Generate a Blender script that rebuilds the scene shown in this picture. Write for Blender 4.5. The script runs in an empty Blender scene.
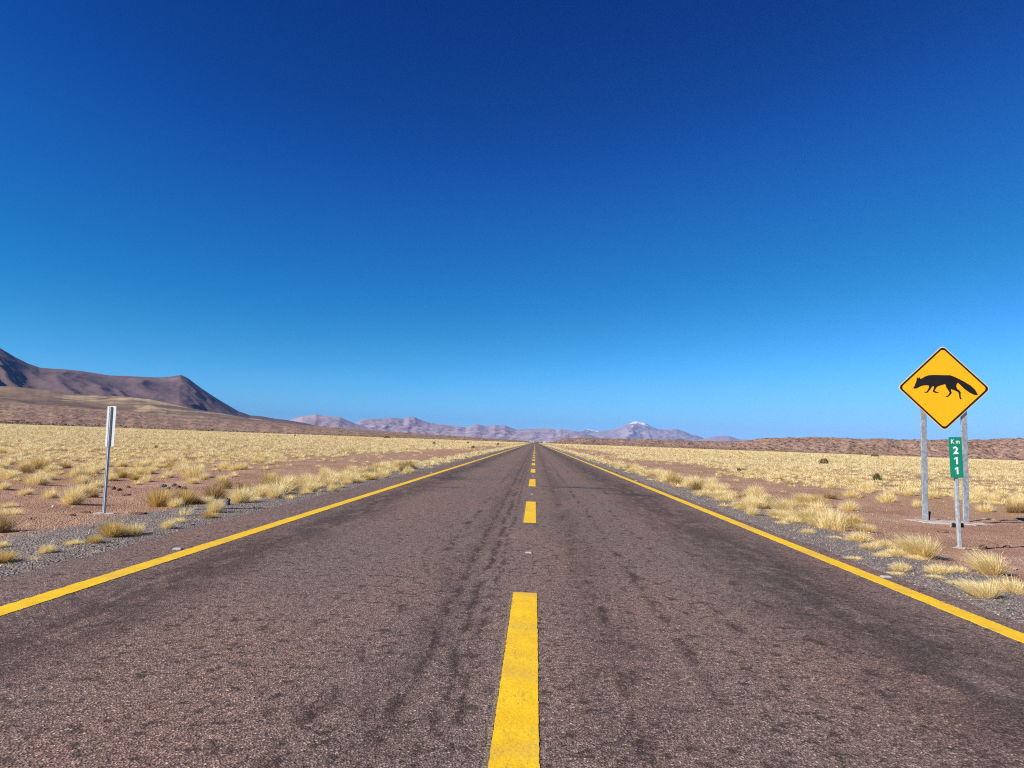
import bpy, bmesh, math
import numpy as np
from mathutils import Matrix, Vector

scene = bpy.context.scene
COL = scene.collection
R_ = math.radians

# ------------------------------------------------------------------ camera
F, CX, CY, H = 700.0, 512.0, 384.0, 1.25
ROLL = 2.07
_vp = np.array([535 - CX, -(442 - CY), F]); _vp /= np.linalg.norm(_vp)
_p2 = np.array([935 - CX, -(442 + 400 * math.tan(R_(ROLL)) - CY), F])
_n = np.cross(_vp, _p2); _n /= np.linalg.norm(_n)
if _n[1] < 0: _n = -_n
_x = np.cross(_vp, _n); _x = _x if _x[0] > 0 else -_x
_x /= np.linalg.norm(_x)
RW = np.array([_x, _vp, _n])            # world = RW @ (right, up, forward)

cam_d = bpy.data.cameras.new('camera'); cam = bpy.data.objects.new('camera', cam_d); COL.objects.link(cam)
cam_d.sensor_fit = 'HORIZONTAL'; cam_d.sensor_width = 36.0; cam_d.lens = 36.0 * F / 1024.0
cam_d.clip_start = 0.05; cam_d.clip_end = 200000
M = Matrix.Identity(4)
for i in range(3):
    M[i][0] = RW[i][0]; M[i][1] = RW[i][1]; M[i][2] = -RW[i][2]
M[2][3] = H
cam.matrix_world = M
scene.camera = cam

# ------------------------------------------------------------------ sky, sun, exposure
SUN_DIR = np.array([0.88, 0.47]); SUN_DIR /= np.linalg.norm(SUN_DIR)   # where shadows fall, on the ground
SUN_EL = R_(34)
w = bpy.data.worlds.new('World'); scene.world = w; w.use_nodes = True
nt = w.node_tree; nt.nodes.clear()
sky = nt.nodes.new('ShaderNodeTexSky'); sky.sky_type = 'NISHITA'; sky.sun_disc = False
sky.sun_elevation = SUN_EL
sky.sun_rotation = math.atan2(-SUN_DIR[0], -SUN_DIR[1])
sky.altitude = 4000; sky.air_density = 1.0; sky.dust_density = 0.0; sky.ozone_density = 3.0
# thin, dry air at high altitude: the sky's own contrast is deepened channel by channel
def vmul(src, f):
    m = nt.nodes.new('ShaderNodeVectorMath'); m.operation = 'SCALE'; m.inputs['Scale'].default_value = f
    nt.links.new(src, m.inputs[0]); return m.outputs[0]
cur = nt.nodes.new('ShaderNodeRGBCurve'); cur.mapping.use_clip = False; cur.mapping.extend = 'HORIZONTAL'
CURVES = ([(0, 0), (.0543, .0007), (.0896, .0041), (.1486, .0128), (.392, .155), (.6578, .27), (1, .31)],
          [(0, 0), (.1004, .026), (.1633, .082), (.2665, .180), (.6064, .49), (.83, .52), (1, .53)],
          [(0, 0), (.2091, .165), (.3263, .335), (.492, .472), (.8165, .80), (1, .80)])
for ci, pts in enumerate(CURVES):
    c = cur.mapping.curves[ci]
    while len(c.points) < len(pts): c.points.new(.5, .5)
    for p, xy in zip(c.points, pts): p.location = xy; p.handle_type = 'AUTO_CLAMPED'
cur.mapping.update()
bgn = nt.nodes.new('ShaderNodeBackground'); bgn.inputs['Strength'].default_value = 0.10
won = nt.nodes.new('ShaderNodeOutputWorld')
nt.links.new(vmul(sky.outputs[0], .1), cur.inputs['Color']); nt.links.new(vmul(cur.outputs['Color'], 9.0), bgn.inputs[0]); nt.links.new(bgn.outputs[0], won.inputs[0])

sl = bpy.data.lights.new('sun', 'SUN'); so = bpy.data.objects.new('sun', sl); COL.objects.link(so)
sl.energy = 5.0; sl.angle = R_(0.5); sl.color = (1.0, 0.94, 0.84)
_sd = Vector((SUN_DIR[0] * math.cos(SUN_EL), SUN_DIR[1] * math.cos(SUN_EL), -math.sin(SUN_EL)))
so.rotation_euler = _sd.to_track_quat('-Z', 'Y').to_euler()
so.location = (-30, -20, 40)

vs = scene.view_settings
vs.view_transform = 'Standard'; vs.look = 'None'; vs.gamma = 1.0; vs.use_curve_mapping = False
vs.exposure = 0.6
scene.cycles.use_denoising = False; scene.cycles.filter_width = 1.15
scene.cycles.max_bounces = 6; scene.cycles.diffuse_bounces = 4; scene.cycles.transmission_bounces = 3
scene.cycles.volume_bounces = 0
scene.cycles.use_adaptive_sampling = False

# ------------------------------------------------------------------ projection helpers
def ray(px, py):
    return RW @ np.array([px - CX, -(py - CY), F])
def at(px, py, z=0.0):
    d = ray(px, py); t = (z - H) / d[2]
    return np.array([d[0] * t, d[1] * t, z])
def at_depth(px, py, Y):
    d = ray(px, py); t = Y / d[1]
    return np.array([d[0] * t, Y, H + d[2] * t])
def to_px(p):
    c = RW.T @ (np.array(p) - np.array([0, 0, H]))
    if c[2] <= 0.05: return (-9999, -9999)
    return (CX + F * c[0] / c[2], CY - F * c[1] / c[2])

# ------------------------------------------------------------------ numpy noise
_rg = np.random.default_rng(7)
_perm = np.concatenate([_rg.permutation(256)] * 3)
_ang = _rg.uniform(0, 2 * np.pi, 256); _gx, _gy = np.cos(_ang), np.sin(_ang)
def perlin(x, y):
    x = np.asarray(x, float); y = np.asarray(y, float)
    xi = np.floor(x).astype(int); yi = np.floor(y).astype(int)
    xf = x - xi; yf = y - yi
    u = xf ** 3 * (xf * (xf * 6 - 15) + 10); v = yf ** 3 * (yf * (yf * 6 - 15) + 10)
    def g(ix, iy, dx, dy):
        k = _perm[_perm[ix & 255] + (iy & 255)]
        return _gx[k] * dx + _gy[k] * dy
    a = g(xi, yi, xf, yf); b = g(xi + 1, yi, xf - 1, yf)
    c = g(xi, yi + 1, xf, yf - 1); d = g(xi + 1, yi + 1, xf - 1, yf - 1)
    return ((a + u * (b - a)) + v * ((c + u * (d - c)) - (a + u * (b - a)))) * 1.4
def fbm(x, y, o=4, g=0.5):
    s = 0; a = 1.0
    for i in range(o):
        s = s + a * perlin(x * 2 ** i + 17.3 * i, y * 2 ** i + 5.1 * i); a *= g
    return s
def ridged(x, y, o=3, g=0.5):
    s = 0; a = 1.0; t = 0
    for i in range(o):
        s = s + a * (1 - 2 * np.abs(perlin(x * 2 ** i + 31.7 * i, y * 2 ** i + 9.2 * i))); t += a; a *= g
    return s / t
def sstep(a, b, x):
    t = np.clip((np.asarray(x, float) - a) / (b - a), 0, 1); return t * t * (3 - 2 * t)

# ------------------------------------------------------------------ object helpers
def tag(o, label=None, cat=None, group=None, kind=None):
    if label: o['label'] = label
    if cat: o['category'] = cat
    if group: o['group'] = group
    if kind: o['kind'] = kind
    return o
def empty(name, loc, label, cat, group=None):
    o = bpy.data.objects.new(name, None); COL.objects.link(o); o.location = loc
    o.empty_display_size = 0.2
    return tag(o, label, cat, group)
def link(name, me, mat=None, parent=None):
    o = bpy.data.objects.new(name, me); COL.objects.link(o)
    if mat is not None and not me.materials: me.materials.append(mat)
    if parent is not None: o.parent = parent
    return o
def np_mesh(name, V, Q, smooth=False, tint=None):
    """V (n,3) float, Q (m,k) int, every face with k corners"""
    me = bpy.data.meshes.new(name)
    V = np.ascontiguousarray(V, np.float32); Q = np.ascontiguousarray(Q, np.int32)
    m, k = Q.shape
    me.vertices.add(len(V)); me.vertices.foreach_set('co', V.ravel())
    me.loops.add(m * k); me.loops.foreach_set('vertex_index', Q.ravel())
    me.polygons.add(m); me.polygons.foreach_set('loop_start', np.arange(0, m * k, k, dtype=np.int32))
    me.polygons.foreach_set('use_smooth', np.full(m, bool(smooth)))
    me.update(calc_edges=True)
    if tint is not None:
        a = me.attributes.new('tint', 'FLOAT', 'POINT'); a.data.foreach_set('value', np.ascontiguousarray(tint, np.float32))
    return me
def grid_faces(nr, nc):
    i = np.arange(nr * nc).reshape(nr, nc)
    return np.stack([i[:-1, :-1].ravel(), i[:-1, 1:].ravel(), i[1:, 1:].ravel(), i[1:, :-1].ravel()], 1)
def bm_obj(name, bm, mat, parent=None, smooth=False):
    bmesh.ops.recalc_face_normals(bm, faces=bm.faces)
    me = bpy.data.meshes.new(name); bm.to_mesh(me); bm.free()
    if smooth:
        for p in me.polygons: p.use_smooth = True
    return link(name, me, mat, parent)
def bm_box(bm, c, s, rot=None, bevel=0.0):
    r = bmesh.ops.create_cube(bm, size=1.0)
    vv = r['verts']
    for v in vv: v.co = Vector((v.co.x * s[0], v.co.y * s[1], v.co.z * s[2]))
    if bevel:
        ee = list({e for v in vv for e in v.link_edges})
        rb = bmesh.ops.bevel(bm, geom=ee, offset=bevel, segments=2, affect='EDGES', profile=0.5)
        vv = list({v for f in rb['faces'] for v in f.verts} | {v for v in vv if v.is_valid})
    for v in vv:
        if rot is not None: v.co = rot @ v.co
        v.co += Vector(c)
    return vv
def bm_prism(bm, pts, y0, y1):
    """polygon in x,z extruded from y0 to y1"""
    a = [bm.verts.new((x, y0, z)) for x, z in pts]; b = [bm.verts.new((x, y1, z)) for x, z in pts]
    bm.faces.new(a); bm.faces.new(b[::-1])
    for i in range(len(pts)):
        j = (i + 1) % len(pts); bm.faces.new((a[j], a[i], b[i], b[j]))
def bm_hprism(bm, pts, z0, z1):
    a = [bm.verts.new((x, y, z0)) for x, y in pts]; b = [bm.verts.new((x, y, z1)) for x, y in pts]
    bm.faces.new(a[::-1]); bm.faces.new(b)
    for i in range(len(pts)):
        j = (i + 1) % len(pts); bm.faces.new((a[i], a[j], b[j], b[i]))
def bm_cyl(bm, c, r, depth, axis='Y', n=12):
    m = Matrix.Translation(c) @ (Matrix.Rotation(R_(90), 4, 'X') if axis == 'Y' else Matrix.Identity(4))
    bmesh.ops.create_cone(bm, cap_ends=True, segments=n, radius1=r, radius2=r, depth=depth, matrix=m)

# ------------------------------------------------------------------ material helpers
class NT:
    def __init__(s, name, rough=0.9, spec=0.2):
        s.m = bpy.data.materials.new(name); s.m.use_nodes = True
        s.t = s.m.node_tree; s.t.nodes.clear()
        s.out = s.n('ShaderNodeOutputMaterial'); s.b = s.n('ShaderNodeBsdfPrincipled')
        s.b.inputs['Roughness'].default_value = rough; s.b.inputs['Specular IOR Level'].default_value = spec
        s.l(s.b.outputs[0], s.out.inputs[0])
        s.pos = s.n('ShaderNodeTexCoord').outputs['Object']
    def n(s, t): return s.t.nodes.new(t)
    def l(s, a, b): s.t.links.new(a, b)
    def setin(s, i, v):
        if hasattr(v, 'is_output'): s.l(v, i)
        else: i.default_value = v
    def map(s, scale=(1, 1, 1), loc=(0, 0, 0), vec=None):
        k = s.n('ShaderNodeMapping'); s.l(vec or s.pos, k.inputs[0]); k.inputs['Scale'].default_value = scale; k.inputs['Location'].default_value = loc
        return k.outputs[0]
    def noise(s, scale, detail=3, rough=0.55, vec=None, dist=0.0):
        k = s.n('ShaderNodeTexNoise'); s.l(vec or s.pos, k.inputs['Vector'])
        k.inputs['Scale'].default_value = scale; k.inputs['Detail'].default_value = detail; k.inputs['Roughness'].default_value = rough
        k.inputs['Distortion'].default_value = dist
        return k.outputs[0]
    def voro(s, scale, out='Color', vec=None, feature='F1'):
        k = s.n('ShaderNodeTexVoronoi'); k.feature = feature; s.l(vec or s.pos, k.inputs['Vector']); k.inputs['Scale'].default_value = scale
        return k.outputs[out]
    def math(s, op, a, b=0.0, clamp=False):
        k = s.n('ShaderNodeMath'); k.operation = op; k.use_clamp = clamp; s.setin(k.inputs[0], a); s.setin(k.inputs[1], b); return k.outputs[0]
    def rng(s, v, a, b, c=0.0, d=1.0, smooth=True):
        k = s.n('ShaderNodeMapRange'); k.interpolation_type = 'SMOOTHSTEP' if smooth else 'LINEAR'
        s.setin(k.inputs[0], v)
        for i, x in enumerate((a, b, c, d)): s.setin(k.inputs[1 + i], x)
        return k.outputs[0]
    def mix(s, f, a, b, mode='MIX'):
        k = s.n('ShaderNodeMix'); k.data_type = 'RGBA'; k.blend_type = mode; k.clamp_factor = True
        s.setin(k.inputs[0], f)
        for i, v in ((6, a), (7, b)):
            if hasattr(v, 'is_output'): s.l(v, k.inputs[i])
            else: k.inputs[i].default_value = (*v, 1) if len(v) == 3 else v
        return k.outputs[2]
    def sep(s, v):
        k = s.n('ShaderNodeSeparateXYZ'); s.l(v, k.inputs[0]); return k.outputs
    def ramp(s, v, stops):
        k = s.n('ShaderNodeValToRGB'); s.l(v, k.inputs[0]); e = k.color_ramp.elements
        while len(e) < len(stops): e.new(0.5)
        for x, (p, c) in zip(e, stops): x.position = p; x.color = (*c, 1)
        return k.outputs[0]
    def bump(s, h, strength=0.5, dist=0.02, nrm=None):
        k = s.n('ShaderNodeBump'); k.inputs['Strength'].default_value = strength; k.inputs['Distance'].default_value = dist
        s.l(h, k.inputs['Height'])
        if nrm is not None: s.l(nrm, k.inputs['Normal'])
        return k.outputs[0]
    def color(s, c): s.setin(s.b.inputs['Base Color'], c if hasattr(c, 'is_output') else (*c, 1)); return s
    def normal(s, c): s.l(c, s.b.inputs['Normal']); return s

def m_asphalt():
    k = NT('asphalt', 0.88, 0.25)
    X, Y, Z = k.sep(k.pos)
    cell = k.sep(k.voro(105))[0]
    cell2 = k.sep(k.voro(170))[1]
    stones = k.ramp(cell, [(0.0, (.022, .017, .017)), (.3, (.070, .052, .050)), (.62, (.150, .115, .108)), (.9, (.24, .192, .182)), (1.0, (.50, .43, .40))])
    fine = k.ramp(cell2, [(0.0, (.028, .021, .021)), (.55, (.118, .090, .086)), (1.0, (.26, .21, .20))])
    c = k.mix(.45, stones, fine)
    # pinkish / grey drift over metres
    drift = k.noise(.55, 3, .55, k.map((1, .35, 1)))
    c = k.mix(k.rng(drift, .35, .7), c, k.mix(1.0, c, (1.22, 1.06, 1.02), 'MULTIPLY'))
    # darker bitumen-rich wheel bands along the lanes
    wob = k.math('MULTIPLY', k.math('SUBTRACT', k.noise(.25, 3, .6, k.map((.3, 1, 1))), .5), .9)
    xw = k.math('ADD', X, wob)
    def band(c0, hw):
        d = k.math('ABSOLUTE', k.math('SUBTRACT', xw, c0)); return k.rng(d, 0.0, hw, 1.0, 0.0)
    bl = k.math('MAXIMUM', k.math('MAXIMUM', band(2.55, 1.05), band(-2.95, .75)), k.math('MULTIPLY', k.math('MAXIMUM', band(.55, .42), band(-.66, .30)), .5))
    streak = k.noise(2.2, 4, .62, k.map((2.2, .45, 1)), .4)
    blot = k.noise(2.6, 5, .68)
    bm = k.math('MULTIPLY', bl, k.rng(k.math('ADD', k.math('MULTIPLY', streak, .55), k.math('MULTIPLY', blot, .45)), .38, .54, .12, 1.0))
    c = k.mix(k.math('MULTIPLY', bm, .9), c, k.mix(1.0, c, (.40, .39, .40), 'MULTIPLY'))
    # narrow broken streaks left by drips and tyres beside the centre line
    def streakband(c0, hw, sc, lo, hi):
        wb = k.math('ADD', X, k.math('MULTIPLY', k.math('SUBTRACT', k.noise(.6, 3, .6, k.map((.2, 1, 1), (c0 * 7, 0, 0))), .5), .22))
        d = k.rng(k.math('ABSOLUTE', k.math('SUBTRACT', wb, c0)), 0.0, hw, 1.0, 0.0)
        return k.math('MULTIPLY', d, k.rng(k.noise(sc, 4, .7, k.map((2.0, .8, 1), (c0 * 3, c0, 0))), lo, hi))
    st = streakband(-.42, .07, 3.6, .43, .54)
    for a in ((-.60, .075, 4.0, .45, .56), (-.95, .12, 2.6, .50, .62), (.98, .10, 3.0, .47, .60), (.52, .10, 2.6, .50, .62), (-.30, .05, 4.0, .46, .56), (1.45, .10, 3.0, .52, .62), (1.9, .16, 2.4, .52, .64)):
        st = k.math('MAXIMUM', st, streakband(*a))
    c = k.mix(k.math('MULTIPLY', st, .88), c, k.mix(1.0, c, (.30, .27, .27), 'MULTIPLY'))
    # small dark pluck-outs where chips are lost
    pl = k.math('MAXIMUM', k.rng(k.noise(9.0, 5, .8), .53, .61), k.math('MULTIPLY', k.rng(k.noise(24.0, 4, .8), .54, .61), .95))
    pl2 = k.rng(k.noise(.9, 3, .6), .32, .52, .5, 1.0)
    c = k.mix(k.math('MULTIPLY', k.math('MULTIPLY', pl, pl2), .88), c, (.030, .021, .020))
    # scattered oily smears across the lanes, about twenty metres on
    def smear(cx, cy, rx, ry, s):
        dx = k.math('DIVIDE', k.math('SUBTRACT', X, cx), rx); dy = k.math('DIVIDE', k.math('SUBTRACT', Y, cy), ry)
        d = k.math('ADD', k.math('MULTIPLY', dx, dx), k.math('MULTIPLY', dy, dy))
        return k.math('MULTIPLY', k.rng(d, .1, 1.0, 1.0, 0.0), k.rng(k.noise(1.8, 3, .6), .36, .55, 0.1, s))
    sm = smear(1.2, 20.2, 1.4, .5, .9)
    for a in ((-2.6, 22.5, 1.0, 1.1, .7), (-2.4, 18.3, .9, .5, .5), (2.9, 18.2, 1.1, .8, .8)):
        sm = k.math('MAXIMUM', sm, smear(*a))
    c = k.mix(sm, c, (.036, .031, .034))
    c = k.mix(1.0, c, (1.36, 1.23, 1.08), 'MULTIPLY')
    k.color(c)
    h = k.math('ADD', k.voro(105, 'Distance'), k.math('MULTIPLY', k.noise(14, 4, .7), .8))
    k.normal(k.bump(h, .6, .010))
    return k.m

def m_paint(local_edge=False):
    k = NT('yellow_road_paint', .7, .3)
    X, Y, Z = k.sep(k.pos)
    c = k.mix(k.rng(k.noise(6, 4, .6), .35, .7), (.79, .475, .004), (.87, .56, .007))
    c = k.mix(k.math('MULTIPLY', k.rng(k.noise(70, 3, .7), .54, .70), .45), c, (.55, .27, .01))
    wear = k.math('MAXIMUM', k.rng(k.noise(45, 5, .8), .575, .64), k.math('MULTIPLY', k.rng(k.noise(150, 3, .8), .55, .63), .7))
    c = k.mix(k.math('MULTIPLY', wear, .6), c, (.22, .14, .05))
    c = k.mix(k.math('MULTIPLY', k.rng(k.noise(1.6, 5, .7), .46, .66), .34), c, (.42, .28, .10))
    c = k.mix(k.math('MULTIPLY', k.rng(k.noise(11, 6, .8, k.map((1.6, .4, 1))), .56, .66), .35), c, (.20, .14, .07))
    k.color(c)
    k.normal(k.bump(k.noise(60, 3, .7), .5, .006))
    return k.m
def m_old_paint():
    k = NT('old_faded_paint', .8, .2)
    v = k.noise(120, 4, .8)
    c = k.mix(k.rng(v, .48, .56), (.09, .07, .066), (.42, .31, .18))
    k.color(c); k.normal(k.bump(v, .5, .006)); return k.m

def m_ground():
    k = NT('desert_ground', .95, .1)
    X, Y, Z = k.sep(k.pos)
    ax = k.math('ABSOLUTE', k.math('ADD', X, .5))
    dist = k.n('ShaderNodeVectorMath'); dist.operation = 'LENGTH'; k.l(k.pos, dist.inputs[0]); dist = dist.outputs['Value']
    # soil
    soil = k.ramp(k.noise(.5, 5, .6), [(.3, (.33, .180, .118)), (.55, (.43, .255, .175)), (.75, (.52, .345, .25))])
    grit = k.ramp(k.sep(k.voro(45))[0], [(0, (.55, .52, .5)), (.5, (.95, .95, .95)), (.9, (1.1, 1.1, 1.1)), (1, (1.7, 1.75, 1.75))])
    soil = k.mix(.32, soil, k.mix(1.0, soil, grit, 'MULTIPLY'))
    crack = k.rng(k.noise(3.2, 5, .7, k.map((.5, 1.6, 1), (5, 2, 0))), .60, .68)
    soil = k.mix(k.math('MULTIPLY', crack, .45), soil, (.22, .125, .082))
    crust = k.rng(k.noise(2.4, 5, .65, k.map((.55, 1.2, 1))), .55, .68)
    soil = k.mix(k.math('MULTIPLY', crust, .4), soil, (.47, .31, .23))
    # gravel
    gv = k.ramp(k.sep(k.voro(38))[0], [(0, (.12, .090, .078)), (.4, (.25, .196, .170)), (.75, (.36, .29, .255)), (1, (.50, .43, .38))])
    gv2 = k.ramp(k.sep(k.voro(85))[1], [(0, (.08, .07, .07)), (.6, (.19, .165, .155)), (1, (.34, .30, .28))])
    grav = k.mix(.5, gv, gv2)
    edge = k.math('ADD', ax, k.math('MULTIPLY', k.math('SUBTRACT', k.noise(.7, 4, .65), .5), 1.3))
    c = k.mix(k.rng(edge, 5.15, 5.85), grav, soil)
    # straw litter under the grass plain
    fe = k.math('ADD', ax, k.math('MULTIPLY', k.math('SUBTRACT', k.noise(.12, 4, .6), .5), 9.0))
    lit = k.math('MULTIPLY', k.rng(fe, 8.5, 13.0), k.rng(k.noise(3.0, 5, .7), .34, .62))
    c = k.mix(k.math('MULTIPLY', lit, .55), c, (.42, .29, .135))
    far = k.rng(dist, 150, 420)
    c = k.mix(far, c, k.mix(k.rng(k.noise(.03, 4, .6), .35, .65), (.50, .345, .16), (.42, .28, .145)))
    vfar = k.rng(dist, 1300, 2200)
    c = k.mix(vfar, c, (.34, .22, .16))
    k.color(c)
    h = k.math('ADD', k.math('MULTIPLY', k.voro(38, 'Distance'), .6), k.math('MULTIPLY', k.noise(5, 6, .7), 1.6))
    k.normal(k.bump(h, .9, .05))
    return k.m

def m_grass(name, stops, trans=.34):
    k = NT(name, .75, .15)
    a = k.n('ShaderNodeAttribute'); a.attribute_name = 'tint'
    c = k.ramp(a.outputs['Fac'], stops)
    k.color(c)
    t = k.n('ShaderNodeBsdfTranslucent'); k.l(c, t.inputs[0])
    mx = k.n('ShaderNodeMixShader'); mx.inputs[0].default_value = trans
    k.l(k.b.outputs[0], mx.inputs[1]); k.l(t.outputs[0], mx.inputs[2]); k.l(mx.outputs[0], k.out.inputs[0])
    return k.m

def m_rock(name, c0, c1, c2, sc):
    k = NT(name, .95, .1)
    c = k.ramp(k.noise(sc, 6, .65), [(.3, c0), (.52, c1), (.72, c2)])
    k.color(c); k.normal(k.bump(k.noise(sc * 6, 5, .7), .6, .25 / sc)); return k.m

def m_mountain(name, cols, scale, patch=None, streak=None, snow=None, bumpd=20, speck=None):
    """cols: three colours over large noise; patch=(colour, lo, hi) big patches; snow=(z0,z1)"""
    k = NT(name, .95, .05)
    X, Y, Z = k.sep(k.pos)
    c = k.ramp(k.noise(scale, 6, .6), [(.32, cols[0]), (.52, cols[1]), (.7, cols[2])])
    if streak:
        s = k.noise(scale * 2.2, 4, .6, k.map((1.0, .22, 3.0)), .6)
        c = k.mix(k.math('MULTIPLY', k.rng(s, streak[1], streak[2]), streak[3]), c, streak[0])
    if patch:
        c = k.mix(k.math('MULTIPLY', k.rng(k.noise(scale * .8, 5, .6, k.map((1, .5, 4), (31, 7, 3))), patch[1], patch[2]), patch[3]), c, patch[0])
    if speck:
        v = k.voro(speck[1], 'Distance', k.map((1, .35, 1)))
        nn = k.noise(speck[1] * .12, 4, .65)
        sp = k.rng(k.math('SUBTRACT', v, k.math('MULTIPLY', nn, .55)), -.02, .16, 1.0, 0.0)
        c = k.mix(k.math('MULTIPLY', sp, speck[2]), c, speck[0])
        sp2 = k.rng(k.sep(k.voro(speck[1] * 1.7))[0], .72, .95)
        c = k.mix(k.math('MULTIPLY', sp2, .35), c, speck[3])
    if snow:
        s = k.noise(scale * 5, 5, .7, k.map((1.0, .4, .12)))
        zz = k.math('ADD', Z, k.math('MULTIPLY', k.math('SUBTRACT', s, .5), snow[2]))
        c = k.mix(k.math('MULTIPLY', k.rng(zz, snow[0], snow[1]), .9), c, (.82, .83, .86))
    k.color(c)
    k.normal(k.bump(k.noise(scale * 7, 6, .7), .6, bumpd))
    return k.m

def m_galv(name='galvanised_steel', c0=(.25, .285, .315), c1=(.41, .445, .475)):
    k = NT(name, .42, .5)
    v = k.sep(k.voro(38, 'Color', k.map((1, 1, .55))))[0]
    c = k.mix(v, c0, c1)
    c = k.mix(k.math('MULTIPLY', k.rng(k.noise(7, 5, .7, k.map((1, 1, .35))), .48, .66), .3), c, (.62, .64, .66))
    k.color(c); k.b.inputs['Metallic'].default_value = .35
    k.setin(k.b.inputs['Roughness'], k.rng(v, 0, 1, .38, .6)); return k.m
def m_sheet(name, base, var, rough=.5, spec=.4, metal=0.0):
    k = NT(name, rough, spec)
    k.color(k.mix(k.rng(k.noise(5, 5, .65), .3, .75), base, var)); k.b.inputs['Metallic'].default_value = metal
    return k.m
def m_concrete():
    k = NT('concrete', .95, .1)
    c = k.ramp(k.noise(9, 6, .7), [(.3, (.30, .25, .22)), (.5, (.50, .45, .42)), (.7, (.66, .62, .59))])
    c = k.mix(k.math('MULTIPLY', k.rng(k.noise(4, 5, .7), .45, .6), .85), c, (.40, .245, .17))
    k.color(c); k.normal(k.bump(k.noise(30, 5, .7), .8, .02)); return k.m

STRAW = [(0.0, (.43, .325, .10)), (.25, (.75, .585, .24)), (.55, (.93, .765, .395)), (1.0, (.97, .88, .60))]
OLIVE = [(0.0, (.26, .175, .045)), (.4, (.54, .375, .11)), (.75, (.76, .56, .21)), (1.0, (.90, .72, .36))]
BROWN = [(0.0, (.17, .105, .045)), (.4, (.34, .225, .095)), (.75, (.58, .41, .18)), (1.0, (.78, .60, .30))]
GREEN = [(0.0, (.07, .060, .022)), (.5, (.145, .12, .045)), (1.0, (.25, .20, .085))]
MAT = dict(asphalt=m_asphalt(), paint=m_paint(), old=m_old_paint(), ground=m_ground(),
           straw=m_grass('straw_grass', STRAW), olive=m_grass('olive_grass', OLIVE), brown=m_grass('brown_grass', BROWN),
           shrub=m_grass('dark_shrub', GREEN, .15), galv=m_galv(), galvlight=m_galv('bright_galvanised_steel', (.36, .385, .41), (.50, .525, .55)), concrete=m_concrete(),
           alu=m_sheet('plain_aluminium', (.47, .485, .50), (.55, .565, .58), .5, .4, 0),
           postgrey=m_sheet('weathered_steel_post', (.34, .37, .40), (.46, .49, .52), .6, .3, 0),
           yellow=m_sheet('yellow_sign_sheeting', (.90, .43, .004), (.93, .46, .006), .45, .35),
           cream=m_sheet('pale_sign_edge', (.66, .50, .24), (.72, .57, .30), .5, .3),
           black=m_sheet('black_sign_film', (.010, .008, .009), (.016, .013, .014), .5, .3),
           blackrub=m_sheet('black_bracket', (.012, .012, .013), (.03, .03, .03), .7, .2),
           green=m_sheet('green_sign_sheeting', (.004, .22, .125), (.006, .25, .145), .45, .35),
           white=m_sheet('white_sign_film', (.82, .84, .82), (.88, .88, .86), .5, .3),
           stone=m_rock('stone', (.10, .085, .08), (.19, .16, .15), (.33, .29, .27), 6),
           clod=m_rock('earth_clod', (.10, .058, .042), (.19, .11, .08), (.30, .19, .14), 9),
           stud=m_sheet('grey_plastic', (.30, .29, .28), (.42, .41, .40), .6, .3),
           lens=m_sheet('white_reflector', (.34, .34, .33), (.45, .45, .44), .3, .5),
           wall=m_sheet('white_wall', (.80, .80, .78), (.86, .85, .83), .8, .2),
           roofm=m_sheet('pale_metal_roof', (.70, .71, .72), (.8, .8, .8), .5, .4))

# ------------------------------------------------------------------ ground
def ground_z(x, y):
    x = np.asarray(x, float); y = np.asarray(y, float)
    a = np.abs(x + .25)
    off = sstep(4.2, 6.5, a)
    z = -0.05 * (1 - sstep(3.1, 4.3, a)) - 0.012 - 0.06 * off
    near = 1 - sstep(60, 160, np.hypot(x, y))
    z = z + off * near * (0.055 * fbm(x * .35, y * .35, 4) + .020 * perlin(x * 1.9, y * 1.9))
    z = z + (1 - off) * sstep(3.6, 4.4, a) * near * 0.010 * fbm(x * 1.3, y * 1.3, 3)
    return z
def axis(lim_dense, step, lim, growth):
    v = [0.0]
    while v[-1] < lim:
        s = step if v[-1] < lim_dense else (v[-1] - lim_dense) * growth + step
        v.append(v[-1] + s)
    return np.array(v)
xp = axis(14, .11, 30000, .10); xs = np.concatenate([-xp[:0:-1], xp])
yp = axis(26, .14, 30000, .08); ys = np.concatenate([-axis(3, .5, 3000, .25)[:0:-1], yp])
GX, GY = np.meshgrid(xs, ys)
gv = np.stack([GX, GY, ground_z(GX, GY)], -1).reshape(-1, 3)
g = link('ground', np_mesh('ground', gv, grid_faces(len(ys), len(xs)), True), MAT['ground']); tag(g, kind='structure')

# ------------------------------------------------------------------ road and its painted lines
ry = axis(40, .18, 3200, .06); ry = np.concatenate([-axis(3, .4, 60, .3)[:0:-1], ry])
rng = np.random.default_rng(3)
lx = -4.30 + .10 * fbm(ry * .9, ry * 0 + 3.3, 4); rx = 3.76 + .10 * fbm(ry * .9, ry * 0 + 8.8, 4)
cols_ = []
for t in np.linspace(0, 1, 13): cols_.append(np.stack([lx * (1 - t) + rx * t, ry, 0 * ry], 1))
V = np.stack(cols_, 1)
lo = V[:, :1].copy(); lo[..., 2] = -.09; lo[..., 0] -= .03
hi = V[:, -1:].copy(); hi[..., 2] = -.09; hi[..., 0] += .03
V = np.concatenate([lo, V, hi], 1)
road = link('road', np_mesh('road', V.reshape(-1, 3), grid_faces(V.shape[0], V.shape[1])), MAT['asphalt']); tag(road, kind='structure')

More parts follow.
